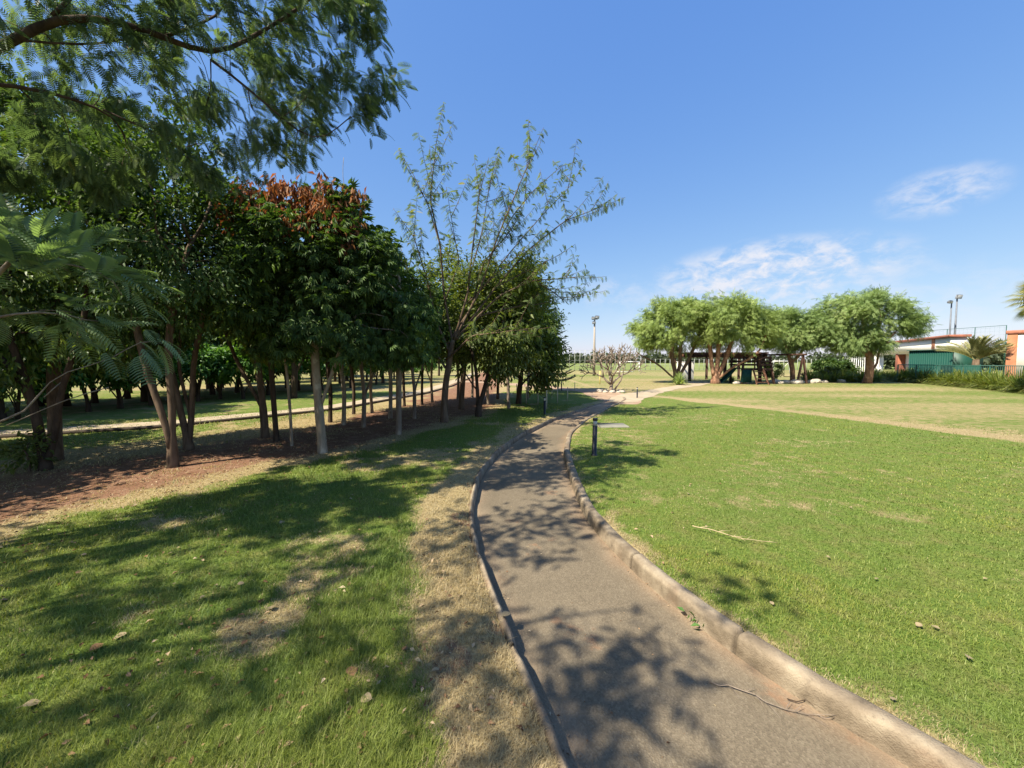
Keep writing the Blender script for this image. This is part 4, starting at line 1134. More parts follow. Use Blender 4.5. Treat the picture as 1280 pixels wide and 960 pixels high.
# concrete cover in the lawn
q = P(766, 533)
m = MB().box((0, 0, .0), (.72, .55, .06), bev=.012)
o = m.build('concrete_cover', M['concrete']); o.location = (q[0], q[1], .002); tag(o, 'flat pale concrete cover lying in the lawn behind the bollard light', 'cover')
# stones: ring round the frangipani, and the row in front of the playground
def stone_mesh(seed, n=2):
    rng = np.random.default_rng(seed)
    import bmesh
    bm = bmesh.new(); bmesh.ops.create_icosphere(bm, subdivisions=n, radius=1.0)
    for v in bm.verts:
        c_ = np.array(v.co); k = 1 + .35 * (fbm(c_[:1] * 1.3 + seed, c_[1:2] * 1.3 + c_[2] * 2, seed)[0] - .5)
        v.co = v.co * float(k); v.co.z *= .62
    me = bpy.data.meshes.new('stone'); bm.to_mesh(me); bm.free(); me.materials.append(M['stone'])
    return me
sm = [stone_mesh(k) for k in (1, 2, 3)]
def stone(x, y, s_, label, group, k):
    o = bpy.data.objects.new('stone', sm[k % 3]); COL.objects.link(o)
    o.location = (x, y, s_ * .25); o.scale = (s_, s_ * .9, s_ * .9); o.rotation_euler = (0, 0, k * 1.7)
    tag(o, label, 'stone', group)
fb = P(764, 490)
for k in range(11):
    a = k * 2 * math.pi / 11
    stone(fb[0] + .62 * math.cos(a), fb[1] + .62 * math.sin(a), .12 + .03 * (k % 3), 'pale edging stone in the ring round the bare frangipani', 'stones round the frangipani', k)
for k, (a, b) in enumerate(((921, 480), (931, 479.5), (970, 479), (976, 479.5), (983, 479), (996, 479.5), (1003, 479), (1014, 479), (1020, 478.5), (1031, 478.5), (1052, 478))):
    p = P(a, b); stone(p[0], p[1], .26 + .07 * (k % 3), 'pale boulder in the row below the climbing frame and strappy plants', 'boulders edging the playground', k)

# ------------------------------------------------------------------ playground, pergola, screen
def playground():
    d = 28.0; o_ = D(925, 452, d); o_[2] = 0
    u = d / F                                                    # metres per photo pixel here
    t = thing('climbing_frame', 'dark wooden climbing frame with deck and ladder under the pepper trees', 'climbing frame', o_)
    zt = lambda py: 1.6 + (452 - py) * u
    Lx = 4 * u; Rx = 36 * u; dep = 1.5
    for (x, y, dx) in ((Lx, 0, -.08), (Lx, dep, -.08), (Rx, 0, .42), (Rx, dep, .42)):
        MB().bar((x + dx, y, -.05), (x, y, zt(445)), .13, bev=.012).build('post', M['dark_wood'], t)
    m = MB()
    for k in range(9): m.box((Lx + (Rx - Lx) * .5, .085 + k * .165, zt(461)), (Rx - Lx + .35, .15, .06), bev=.008)
    m.box((Lx + (Rx - Lx) * .5, -.07, zt(461.8)), (Rx - Lx + .4, .06, .16), bev=.01)
    m.build('deck', M['dark_wood'], t)
    for y in (-.09, dep + .09):
        for py in (447.4, 451.8, 456.0):
            MB().box(((Lx + Rx) / 2, y, zt(py)), (Rx - Lx + .25, .045, .13), bev=.008).build('rail', M['dark_wood'], t)
    for x in (Lx + .72, Lx + 1.0):
        MB().bar((x, -.14, zt(445)), (x, -.14, zt(462)), .09, .05, bev=.008).build('baluster', M['dark_wood'], t)
    lad = MB()
    for x in (Lx + .62, Lx + 1.30): lad.bar((x - .05 * (1 if x < Lx + 1 else -2), -.75, -.03), (x, -.13, zt(461)), .09, bev=.01)
    for k in range(4):
        f = (k + .6) / 4.4
        lad.bar((Lx + .55, -.75 + .62 * f, zt(461) * f), (Lx + 1.42, -.75 + .62 * f, zt(461) * f), .06, bev=.008)
    lad.build('ladder', M['brown_wood'], t)
    s_ = MB(); n = 9
    V = []
    for i in range(n):
        f = i / (n - 1); z = zt(461) * (1 - f) ** 1.25 + .08; y = .3 - 0.1 * f; x = Lx - .15 - 1.1 * f
        for (dy, dz) in ((-.28, .16), (-.26, 0), (.26, 0), (.28, .16)): V.append((x, y + .4 + dy, z + dz))
    i = np.arange(n - 1)[:, None] * 4 + np.arange(3)[None]
    s_.add(V, np.stack([i, i + 1, i + 5, i + 4], -1).reshape(-1, 4)); s_.build('slide', M['green_cloth'], t)
    V = [(Lx - .10, -.12, zt(462)), (Lx + .55, -.12, zt(462)), (Lx + .5, -.2, .12), (Lx - .25, -.2, .12)]
    V = np.array(V); V2 = V + np.array((0, .03, 0))
    MB().add(np.concatenate([V, V2]), [[0, 1, 2, 3], [7, 6, 5, 4], [0, 4, 5, 1], [1, 5, 6, 2], [2, 6, 7, 3], [3, 7, 4, 0]]).build('side_panel', M['green_cloth'], t)
    # swing frame beside it
    b = D(1003, 452, d + .4); b[2] = 0
    w = thing('swing_frame', 'dark wooden A shaped swing frame right of the climbing frame', 'swing frame', b)
    zt2 = zt(443)
    for (x0, x1) in ((-.36, .02), (.34, -.02)):
        MB().bar((x0, 0, -.05), (x1, 0, zt2 + .05), .12, bev=.012).build('leg', M['dark_wood'], w)
    for x0, x1 in ((-1.98, -1.62), (-1.28, -1.66)):
        MB().bar((x0, 1.9, -.05), (x1, 1.9, zt2 + .05), .12, bev=.012).build('leg', M['dark_wood'], w)
    MB().bar((.1, -.2, zt2), (-1.75, 2.1, zt2), .13, bev=.012).build('top_beam', M['dark_wood'], w)
    MB().bar((-.26, 0, .7), (.24, 0, .7), .08, bev=.01).build('cross_brace', M['dark_wood'], w)
    for f in (.35, .7):
        c_ = np.array((0, 0, zt2)) * (1 - f) + np.array((-1.64, 1.9, zt2)) * f
        sw = MB(); dv = unit(np.array((-1.64, 1.9, 0))) * .24
        sw.box((c_[0], c_[1], .48), (.5, .2, .04), rz=math.atan2(dv[1], dv[0]), bev=.01)
        for sg in (-1, 1): sw.tube([c_ + dv * sg - (0, 0, .05), (c_[0] + dv[0] * sg, c_[1] + dv[1] * sg, .49)], [.012, .012], 5)
        sw.build('swing', M['dark_wood'], w)
playground()
def pergola():
    d = 32.0; u = d / F; o_ = D(862, 452, d); o_[2] = 0
    zt = lambda py: 1.6 + (452 - py) * u
    t = thing('pergola', 'dark timber pergola with heavy beams behind the pepper trunks', 'pergola', o_)
    wd, dp = 88 * u, 3.0
    for x in (0, wd * .5, wd):
        for y in (0, dp):
            MB().bar((x, y, -.05), (x, y, zt(446)), .20 if y == 0 else .17, bev=.015).build('post', M['dark_wood'], t)
    for y in (0, dp):
        MB().box((wd / 2, y, zt(444.3)), (wd + 1.0, .14, .26), bev=.015).build('beam', M['brown_wood'], t)
    m_ = M['brown_wood']
    for k in range(12):
        MB().box((-.3 + k * (wd + .6) / 11, dp / 2, zt(444.3) + .19), (.07, dp + 1.0, .13), bev=.01).build('rafter', m_, t)
    s_ = D(856.5, 452, 34.5); s_[2] = 0
    q = thing('screen_wall', 'white rendered screen wall behind the pergola post', 'wall', s_)
    MB().box((0, 0, .78), (1.45, .14, 1.6), bev=.01).build('wall', M['white_wall'], q)
    MB().box((0, 0, 1.605), (1.52, .20, .05), bev=.008).build('coping', M['white_paint'], q)
pergola()

# ------------------------------------------------------------------ pavilion, shed, second building
def quad_prism(m, a, b, th, z0, z1):
    """a wall from a to b (ground points), th thick towards the back"""
    a, b = np.array(a[:2], float), np.array(b[:2], float)
    d = (b - a) / np.linalg.norm(b - a); n = np.array((-d[1], d[0])) * th
    v = [(*p, z) for z in (z0, z1) for p in (a, b, b + n, a + n)]
    return m.add(v, [[0, 3, 2, 1], [4, 5, 6, 7], [0, 1, 5, 4], [1, 2, 6, 5], [2, 3, 7, 6], [3, 0, 4, 7]])
def pavilion():
    B_, A_ = np.array((35.2, 31.6)), np.array((43.2, 47.0))      # near right end, far left end of the front
    dv = (A_ - B_) / np.linalg.norm(A_ - B_); L = np.linalg.norm(A_ - B_); nb = np.array((dv[1], -dv[0]))   # nb: to the back
    t = thing('pavilion', 'white open pavilion with terracotta trim beyond the green railing', 'building', (B_[0], B_[1], 0), math.atan2(dv[1], dv[0]))
    bk = -.9
    H, E = 3.55, 2.45
    m = MB().box((L / 2, bk / 2, (H + E) / 2), (L, -bk, H - E)); m.build('fascia', M['white_wall'], t)
    for x in (2.55, L - .25):
        MB().box((x + .25, bk / 2, (H + E) / 2 + .0), (.55, -bk + .06, H - E + .02), bev=.01).build('pilaster', M['terracotta'], t)
    MB().box((L / 2, bk / 2, H + .10), (L + .4, -bk + .4, .20), bev=.02).build('roof', M['roof_red'], t)
    MB().box((L / 2, bk / 2, E - .05), (L - .1, -bk - .2, .09)).build('soffit', M['white_paint'], t)
    for x, wv, mt in ((.2, .45, 'terracotta'), (L * .30, .5, 'roof_red'), (L * .62, .5, 'roof_red'), (L - .3, .45, 'white_wall')):
        for y in (-.3, bk + .3):
            MB().box((x, y, 1.19), (wv, .45, 2.42), bev=.015).build('column', M[mt], t)
    MB().box((L * .48, bk + .1, 1.19), (L * .30, .16, 2.42), bev=.01).build('back_wall', M['white_wall'], t)
    m = MB()
    m.box((L / 2, bk / 2, .03), (L + .6, -bk + .6, .12), bev=.01); m.build('floor_slab', M['concrete'], t)
    for k, x in enumerate((L * .42, L * .50)):
        c_ = thing('plastic_chair', 'white plastic chair standing inside the open pavilion', 'chair', (*(B_ + dv * x + nb * 1.0), .09), rg.uniform(0, 6), 'chairs in the pavilion')
        MB().box((0, 0, .43), (.46, .46, .04), bev=.015).build('seat', M['white_paint'], c_)
        MB().box((0, .23, .68), (.46, .04, .44), bev=.015).build('backrest', M['white_paint'], c_)
        for sx in (-1, 1):
            for sy in (-1, 1): MB().bar((sx * .2, sy * .2, 0), (sx * .18, sy * .18, .42), .04).build('leg', M['white_paint'], c_)
pavilion()
def shed():
    a, b = D(1135, 452, 33.5)[:2], D(1190, 452, 29.6)[:2]
    dv = (b - a) / np.linalg.norm(b - a); L = np.linalg.norm(b - a)
    t = thing('green_shed', 'green corrugated metal shed in front of the white pavilion', 'shed', (a[0], a[1], 0), math.atan2(dv[1], dv[0]))
    H = 2.50
    x = np.arange(0, L, .035); y = -.022 * np.sin(x * 2 * math.pi / .20)
    V = np.concatenate([np.stack([x, y, x * 0 - .02], -1), np.stack([x, y, x * 0 + H], -1), np.stack([x, y + .03, x * 0 - .02], -1), np.stack([x, y + .03, x * 0 + H], -1)])
    n = len(x); i = np.arange(n - 1)
    Fq = np.concatenate([np.stack([i, i + 1, n + i + 1, n + i], -1), np.stack([2 * n + i + 1, 2 * n + i, 3 * n + i, 3 * n + i + 1], -1), np.stack([n + i, n + i + 1, 3 * n + i + 1, 3 * n + i], -1)])
    MB().add(V, Fq).build('front_sheet', M['green_metal'], t)
    MB().box((L / 2, 1.05, H / 2 - .02), (L - .08, 1.9, H - .04)).build('body', M['green_metal'], t)
    MB().box((L / 2, 1.0, H + .03), (L + .16, 2.3, .05), bev=.01).build('roof', M['green_metal'], t)
shed()
def second_building():
    a = D(1255.5, 452, 26.5)[:2]; b = np.array((36.2, 19.0))
    dv = (b - a) / np.linalg.norm(b - a); L = np.linalg.norm(b - a)
    t = thing('building', 'cream building with terracotta corner pilaster at the right edge', 'building', (a[0], a[1], 0), math.atan2(dv[1], dv[0]))
    MB().box((L / 2, 2.6, 1.72), (L, 5, 3.44)).build('wall', M['white_wall'], t)
    MB().box((.22, 2.6, 1.72), (.46, 5.08, 3.46), bev=.01).build('pilaster', M['terracotta'], t)
    MB().box((L / 2, 2.6, 3.56), (L + .14, 5.2, .24), bev=.02).build('parapet', M['roof_red'], t)
    MB().box((L / 2, -.012, .30), (L - .5, .03, .6)).build('plinth', M['terracotta'], t)
second_building()

# ------------------------------------------------------------------ fences
def railing():
    a, b = D(1122, 452, 31.5)[:2], np.array((26.9, 17.5))
    dv = (b - a) / np.linalg.norm(b - a); L = np.linalg.norm(b - a)
    t = thing('green_railing', 'green metal railing with upright bars behind the strappy hedge', 'fence', (a[0], a[1], 0), math.atan2(dv[1], dv[0]))
    H = 1.36
    MB().box((L / 2, 0, H), (L, .06, .05), bev=.008).build('top_rail', M['green_metal'], t)
    MB().box((L / 2, 0, .18), (L, .045, .045), bev=.008).build('bottom_rail', M['green_metal'], t)
    n = int(L / 2.0)
    for k in range(n + 1):
        MB().box((k * L / n, 0, H / 2 - .01), (.06, .066, H), bev=.006).build('post', M['green_metal'], t)
    m = MB()
    for k in range(int(L / .125)):
        if abs((k * .125) % (L / n)) > .05: m.box((k * .125, 0, .77), (.018, .018, 1.14))
    o = m.build('bars', M['green_metal'], t); o['kind'] = 'stuff'
    s_ = D(1194, 452, 29.0)[:2] + (0, 1.0); e_ = D(1257, 452, 24.5)[:2] + (0, 1.4)
    dd = (e_ - s_); LL = np.linalg.norm(dd)
    w = thing('windscreen_fence', 'dark green mesh screen on posts behind the railing and palm', 'fence', (s_[0], s_[1], 0), math.atan2(dd[1], dd[0]))
    MB().box((LL / 2, 0, .72), (LL, .02, 1.30)).build('mesh_panel', M['green_mesh'], w)
    for k in range(4): MB().tube([(k * LL / 3, .04, -.05), (k * LL / 3, .04, 1.42)], [.03, .03], 8).build('post', M['green_metal'], w)
railing()
def court_fence():
    a, b = D(1150, 452, 44.)[:2], D(1254, 452, 37.)[:2]
    dv = b - a; L = np.linalg.norm(dv); H = 5.0
    t = thing('court_fence', 'tall green wire court fence behind the pavilion and palm', 'fence', (a[0], a[1], 0), math.atan2(dv[1], dv[0]))
    for k in range(4): MB().tube([(k * L / 3, 0, -.05), (k * L / 3, 0, H)], [.03, .03], 8).build('post', M['green_metal'], t)
    MB().tube([(0, 0, H), (L, 0, H)], [.018, .018], 8).build('top_rail', M['green_metal'], t)
    m = MB()
    for z in np.arange(.3, H, .35): m.tube([(0, .05, z), (L, .05, z)], [.0025, .0025], 4)
    for x in np.arange(.2, L, .35): m.tube([(x, .05, 0), (x, .05, H)], [.0025, .0025], 4)
    o = m.build('wire_mesh', M['green_metal'], t); o['kind'] = 'stuff'
court_fence()
def sports_fence():
    a, b = D(640, 452, 70.)[:2], D(1140, 452, 78.)[:2]
    dv = b - a; L = np.linalg.norm(dv); H = 3.7
    t = thing('sports_fence', 'long pale steel ball fence across the far end of the lawn', 'fence', (a[0], a[1], 0), math.atan2(dv[1], dv[0]))
    n = 84
    for k in range(n + 1):
        h_ = H if k < 26 else 2.1
        MB().tube([(k * L / n, 0, -.05), (k * L / n, 0, h_)], [.04, .04], 6).build('post', M['galv'], t)
    m = MB()
    x1 = 25 * L / n
    for z in (.1, .9, 1.8, 2.7, 3.66): m.tube([(0, .02, z), (x1, .02, z)], [.012, .012], 4)
    for z in (.1, 1.0, 2.06): m.tube([(x1, .02, z), (L, .02, z)], [.012, .012], 4)
    o = m.build('wires', M['galv'], t); o['kind'] = 'stuff'
sports_fence()
def picket():
    a, b = D(1056, 452, 36.)[:2], D(1098, 452, 39.)[:2]
    dv = b - a; L = np.linalg.norm(dv)
    t = thing('picket_fence', 'white upright bar fence between the largest pepper tree and pavilion', 'fence', (a[0], a[1], 0), math.atan2(dv[1], dv[0]))
    n = 17
    for k in range(n):
        MB().box((k * L / (n - 1), 0, 1.02), (.055, .045, 2.05), bev=.006).build('picket', M['white_paint'], t)
    for z in (.35, 1.85): MB().box((L / 2, .05, z), (L, .04, .07), bev=.006).build('rail', M['white_paint'], t)
picket()
def goal(px0, px1, d, py, label, loc_dy=1.8):
    a, b = D(px0, 452, d), D(px1, 452, d); w = b[0] - a[0]; h = 1.6 + (452 - py) / F * d
    t = thing('goal', label, 'goal', (a[0], a[1], 0), 0, 'goals on the sports field')
    for x in (0, w): MB().tube([(x, 0, -.05), (x, 0, h)], [.07, .07], 8).build('post', M['white_paint'], t)
    MB().tube([(-.06, 0, h), (w + .06, 0, h)], [.07, .07], 8).build('crossbar', M['white_paint'], t)
    for x in (0, w): MB().tube([(x, 0, h), (x - .3, loc_dy, .05)], [.045, .045], 6).build('stay', M['white_paint'], t)
    MB().tube([(-.3, loc_dy, .05), (w - .3, loc_dy, .05)], [.04, .04], 6).build('ground_bar', M['white_paint'], t)
goal(775, 799, 58, 452.2, 'white goal frame between frangipani and leftmost pepper tree')
goal(966, 987, 55, 451.5, 'white goal frame behind the yellowish bush by the playground')

# ------------------------------------------------------------------ floodlights
def floodlight(px, d, top, label, mat, heads, r=.11):
    a = D(px, 452, d); h = 1.6 + (452 - top) / F * d
    t = thing('floodlight_mast', label, 'floodlight', (a[0], a[1], 0), 0, 'floodlight masts')
    MB().tube([(0, 0, -.1), (0, 0, h * .5), (0, 0, h)], [r * 1.3, r, r * .7], 10).build('mast', M[mat], t, smooth=True)
    for (x, z, w, tl) in heads:
        hd = MB().box((0, 0, 0), (w, .22, w * .75), tilt=np.array(Matrix.Rotation(tl, 3, 'X')), bev=.03).build('lamp_head', M['grey_metal'], t)
        hd.location = (x, -.16, h + z)
        MB().box((0, 0, 0), (w * .86, .02, w * .62), tilt=np.array(Matrix.Rotation(tl, 3, 'X')), bev=.005).build('lamp_glass', M['lens'], hd).location = (0, -.125 * math.cos(tl), -.125 * math.sin(tl))
    if len(heads) > 1 or abs(heads[0][0]) > .1:
        xs = [q[0] for q in heads]
        MB().bar((min(xs + [0]) - .1, 0, h + heads[0][1] - .1), (max(xs + [0]) + .1, 0, h + heads[0][1] - .1), .07).build('cross_arm', M[mat], t)
floodlight(742.5, 44, 399, 'tall pale floodlight mast beyond the frangipani', 'pale_pole', [(-.16, .05, .42, .5), (.24, .15, .45, .5), (-.1, -.45, .36, .5)], .12)
floodlight(1190.5, 46, 373, 'taller grey mast with square lamp behind the pavilion', 'grey_metal', [(0.02, .08, .62, .3)], .095)
floodlight(1184, 45, 379, 'shorter grey mast with side lamp behind the pavilion', 'grey_metal', [(-.36, .05, .42, .9)], .085)

# ------------------------------------------------------------------ bin, hedges, strappy plants, palms
p = P(1038, 477); 
t = thing('litter_bin', 'grey ribbed litter bin among the strappy plants', 'bin', (p[0], p[1] + .6, 0))
MB().tube([(0, 0, 0), (0, 0, .8)], [.25, .29], 14).build('body', M['galv'], t)
MB().tube([(0, 0, .80), (0, 0, .86), (0, 0, .92)], [.32, .32, .20], 14).build('lid', M['grey_metal'], t)
q = D(1042, 452, 36.); q[2] = 0
tree('hedge', 'dark clipped hedge in deep shade behind the litter bin', q, [[q, q + (0, 0, .4), q + (0, 0, 1.0)], [q + (0, 0, .1), q + (1.0, 0, .7)], [q + (0, 0, .1), q + (-1.0, 0, .7)]],
     [(q + (0, 0, 1.0), np.array((2.0, .8, .95))), (q + (-1.0, 0, 1.1), np.array((1.0, .8, .95))), (q + (1.1, 0, .9), np.array((1.0, .8, .85)))], 81, leaves=5200, size=.22, sigma=.15, ml='leaf_dark', r_base=.07, n_attr=150, cat='hedge', shell=.35)
q = P(978, 478) + (0, 1.2, 0); q[2] = 0
tree('shrub', 'yellowish green rounded bush between climbing frame and forked pepper tree', q, [[q, q + (0, 0, .3), q + (.05, 0, .7)], [q + (0, 0, .1), q + (.3, 0, .6)]],
     [(q + (0, 0, .85), np.array((.75, .7, .75)))], 82, leaves=2600, size=.14, sigma=.1, ml='leaf_pepper', r_base=.04, n_attr=80, cat='shrub', shell=.35)
q = P(849, 481); q[2] = 0
def strappy(name, label, loc, n, L, seed, group, ml='leaf_strap', wid=.045):
    rng = np.random.default_rng(seed)
    t = thing(name, label, 'plant', loc, 0, group)
    m = MB()
    for k in range(n):
        a = rng.uniform(0, 6.28); el_ = rng.uniform(.35, 1.5); l = L * rng.uniform(.6, 1.15); s_ = np.linspace(0, 1, 6)
        r0 = rng.uniform(0, .16); d = np.array((math.cos(a), math.sin(a), 0))
        x = r0 + l * s_ * math.cos(el_) * .9; z = l * (s_ * math.sin(el_) - .55 * s_ ** 2.4 * (1.1 - .4 * el_))
        pts = d * x[:, None] + np.array((0, 0, 1.)) * np.maximum(z, .02)[:, None]
        sd = np.array((-d[1], d[0], 0)); w = wid * np.array([.6, 1, 1, .85, .6, .08]) * .5
        V = np.concatenate([pts - sd * w[:, None], pts + sd * w[:, None]])
        i = np.arange(5); m.add(V, np.stack([i, i + 6, i + 7, i + 1], -1))
    m.build('leaves', M[ml], t)
    return t
strappy('strappy_plant', 'bright green strappy clump at the foot of the leftmost pepper tree', q, 110, 1.3, 1, None, 'leaf_pepper', .06)
kinds = []
hl = 'strappy leaved clump in the hedge in front of the green railing'
hedge_line = [P(a, b)[:2] for a, b in ((1098, 475.5), (1120, 476.5), (1150, 478.6), (1180, 481), (1215, 484), (1250, 487.4), (1285, 491), (1330, 496))]
hl_a = np.array(hedge_line); s_ = np.concatenate([[0], np.cumsum(np.hypot(*np.diff(hl_a, axis=0).T))])
for k, u in enumerate(np.arange(0, s_[-1], .62)):
    x, y = np.interp(u, s_, hl_a[:, 0]), np.interp(u, s_, hl_a[:, 1])
    for row in range(2):
        lx, ly = x + row * .35 + rg.uniform(-.1, .1), y + row * .75 + rg.uniform(-.15, .15)
        if len(kinds) < 3:
            kinds.append(strappy('strappy_plant', hl, (lx, ly, 0), 170, (1.5, 1.7, 1.35)[len(kinds)], 20 + len(kinds), 'strappy hedge plants'))
        else:
            again(kinds[(k + row) % 3], (lx, ly, 0), rg.uniform(0, 6), hl, 'strappy hedge plants', rg.uniform(.75, 1.05))
al = 'strappy green clump in the bed behind the boulders'
for k, a in enumerate(np.arange(1012, 1110, 5.5)):
    p = P(a, 477 + (k % 2) * .9); again(kinds[k % 3], (p[0], p[1] + .5, 0), rg.uniform(0, 6), al, 'strappy plants behind the boulders', rg.uniform(.7, 1.0))
for k, a in enumerate((902, 912, 922, 940)):
    p = P(a, 477.6); again(kinds[k % 3], (p[0], p[1] + .8, 0), rg.uniform(0, 6), 'strappy green clump between pergola and climbing frame', 'strappy plants by the pergola', .55)
q = P(1062, 478); q[2] = 0
tree('shrub', 'low reddish green shrub between litter bin and largest pepper tree', q + np.array((0, 1.6, 0)), [[q + np.array((0, 1.6, 0)), q + np.array((0, 1.6, .4))]], [(q + np.array((0, 1.6, .7)), np.array((1.0, .5, .6)))], 84, leaves=1800, size=.16, sigma=.1, ml='leaf_olive', r_base=.04, n_attr=60, cat='shrub')

def feather_palm():
    a = D(1219, 452, 27.5); a[2] = 0; rng = np.random.default_rng(4)
    t = thing('feather_palm', 'feathery date palm with arching pale fronds behind the railing', 'palm', a)
    MB().tube([(0, 0, -.1), (0, 0, .3), (0, 0, 1.1), (0, 0, 1.75)], [.32, .26, .22, .16], 10).build('trunk', M['bark_brown'], t, smooth=True)
    for k in range(30):
        an = k * 2.399; el_ = .62 + .90 * ((k * 7) % 30) / 30; l = rng.uniform(1.75, 2.25); s_ = np.linspace(0, 1, 12)
        d = np.array((math.cos(an), math.sin(an), 0)); x = l * (s_ * math.cos(el_) + .18 * s_ ** 2); z = 1.65 + l * (s_ * math.sin(el_) - .36 * s_ ** 2.2 * (1.2 - .4 * el_))
        pts = d * x[:, None] + np.array((0, 0, 1.)) * z[:, None]
        m = MB(); m.tube(pts, np.linspace(.022, .006, 12), 4)
        P_, F_, N_ = [], [], []
        sd = np.array((-d[1], d[0], 0))
        for u in np.arange(.12, 1, .028):
            p = np.array([np.interp(u, s_, pts[:, j]) for j in range(3)]); td = unit(np.array([np.interp(min(1, u + .05), s_, pts[:, j]) for j in range(3)]) - p + 1e-6)
            for sg in (-1, 1): P_.append(p); F_.append(unit(td * .75 + sd * sg * .8 + np.array((0, 0, .25)))); N_.append(np.cross(sd, td) + rng.normal(0, .1, 3))
        m.scatter(*tpl_leaf(.085, .01, .2), np.array(P_), frames(np.array(F_), np.array(N_)), .42 * (.7 + .4 * rng.random(len(P_))))
        m.build('frond', M['leaf_palm'], t)
feather_palm()
def fan_palm():
    a = D(1303, 452, 17.5); a[2] = 0; rng = np.random.default_rng(6)
    H = 1.6 + (452 - 372) / F * 17.5
    t = thing('fan_palm', 'tall fan palm with grey green leaves at the right edge', 'palm', a)
    MB().tube([(0, 0, -.1), (0, 0, .4), (.03, 0, H * .5), (0, 0, H)], [.26, .19, .16, .15], 12).build('trunk', M['bark_grey'], t, smooth=True)
    for k in range(26):
        an = k * 2.399; el_ = -.75 + 2.0 * ((k * 11) % 26) / 26; l = rng.uniform(.6, .8)
        d = np.array((math.cos(an) * math.cos(el_), math.sin(an) * math.cos(el_), math.sin(el_)))
        c_ = np.array((0, 0, H)) + d * l - np.array((0, 0, .08))
        m = MB().tube([(0, 0, H - .1), np.array((0, 0, H)) + d * l * .5, c_], [.018, .014, .01], 5)
        sd = unit(np.cross(d, (0, 0, 1.0))); up_ = np.cross(sd, d)
        for q in range(25):
            b = (q - 12) / 12 * 1.9
            f = d * math.cos(b) + sd * math.sin(b); f2 = unit(f + np.array((0, 0, -.55)))
            w = .028; sw = np.cross(unit(f), up_) * w
            p1 = c_ + f * .36; p2 = p1 + f2 * .38
            m.add([c_ - sw * .3, c_ + sw * .3, p1 + sw, p1 - sw, p2], [[0, 1, 2, 3], [3, 2, 4, 4]])
        m.build('frond', M['leaf_palm'], t)
fan_palm()

# ------------------------------------------------------------------ far trees
def far_wood():
    rng = np.random.default_rng(9)
    m = MB(); P_ = []
    def belt(x0, y0, x1, y1, n, h):
        for k in range(n):
            f = (k + rng.random()) / n; c_ = np.array((x0 + (x1 - x0) * f, y0 + (y1 - y0) * f + rng.normal(0, 3), 0)); hh = h * rng.uniform(.55, 1.2); w = hh * rng.uniform(.6, 1.1)
            q = rng.normal(0, 1, (150, 3)); q = q / np.linalg.norm(q, axis=1)[:, None] * (rng.random((150, 1)) ** .4)
            P_.append(c_ + np.array((0, 0, hh * .52)) + q * np.array((w, w * .6, hh * .5)))
    belt(-140, 120, -10, 150, 60, 7.0); belt(-10, 150, 120, 170, 60, 4.6); belt(120, 170, 320, 130, 60, 6.0)
    belt(70, 75, 150, 66, 30, 5.0); belt(-70, 60, -20, 95, 40, 7.5)
    p = np.concatenate(P_); n = len(p)
    f = rng.normal(0, 1, (n, 3)); nr = np.array((0, 0, .8)) + rng.normal(0, .6, (n, 3))
    m.scatter(*TPL['tuft'], p, frames(f, nr), .95 * (.6 + .8 * rng.random(n)))
    tag(m.build('distant_wood', M['leaf_far']), 'belt of far trees along the horizon with haze put into their colour', 'wood', kind='stuff')
far_wood()

# ------------------------------------------------------------------ litter: fallen leaves, twigs, a weed
def leaf_litter(seed):
    rng = np.random.default_rng(seed); n = 7
    s_ = np.linspace(0, 1, n); w = .45 * np.sin(math.pi * np.clip(s_ * .94 + .03, 0, 1)) ** .8
    cu = rng.uniform(.15, .5)
    V = []
    for i in range(n):
        for k in (-1, -.5, 0, .5, 1):
            V.append(((k * w[i]), s_[i] - .5, .10 + cu * (k * w[i]) ** 2 * 2 + .35 * cu * (s_[i] - .5) ** 2 + .03 * math.sin(5 * s_[i] + k)))
    i = np.arange(n - 1)[:, None] * 5 + np.arange(4)[None]
    m = MB().add(V, np.stack([i, i + 1, i + 6, i + 5], -1).reshape(-1, 4))
    m.tube([(0, -.75, .05), (0, -.48, .10), (0, .45, .12)], [.018, .02, .006], 4)
    return m.mesh('fallen_leaf')
lm = []
for k in range(4):
    me = leaf_litter(k); me.materials.append(M['dead_leaf' if k % 2 else 'dead_leaf_pale']); lm.append(me)
def leaf_on(px, py, s_, label, k, group, zoff=.0):
    p = P(px, py); on_path = xL(p[1]) < p[0] < xR(p[1])
    z = (zP(p[1]) + .004) if on_path else .022
    if on_path: p = P(px, py, z)
    o = bpy.data.objects.new('fallen_leaf', lm[k % 4]); COL.objects.link(o)
    o.location = (p[0], p[1], z - .05 * s_); o.scale = (s_,) * 3; o.rotation_euler = (rg.uniform(-.25, .25), rg.uniform(-.25, .25), rg.uniform(0, 6.28))
    tag(o, label, 'leaf', group)
gL, gR, gP = 'fallen leaves on the shaded lawn', 'fallen leaves on the sunny lawn', 'fallen leaves on the path'
for k, (a, b, s_, lab) in enumerate(((328, 775, .075, 'large pale fallen leaf lying in the middle of the shaded lawn'), (99, 829, .08, 'curled brown fallen leaf in the near left grass'), (131, 813, .075, 'upright curled leaf beside another brown leaf near left'),
                                     (430, 862, .09, 'dark fallen leaf lying near the dry strip'), (449, 900, .075, 'greenish fallen leaf nearest the camera by the dry strip'), (346, 660, .07, 'whitish fallen leaf further up the shaded lawn'),
                                     (8, 908, .08, 'pale split leaf at the near left edge'))):
    leaf_on(a, b, s_ * .72, lab, k if k != 5 else 0, gL)
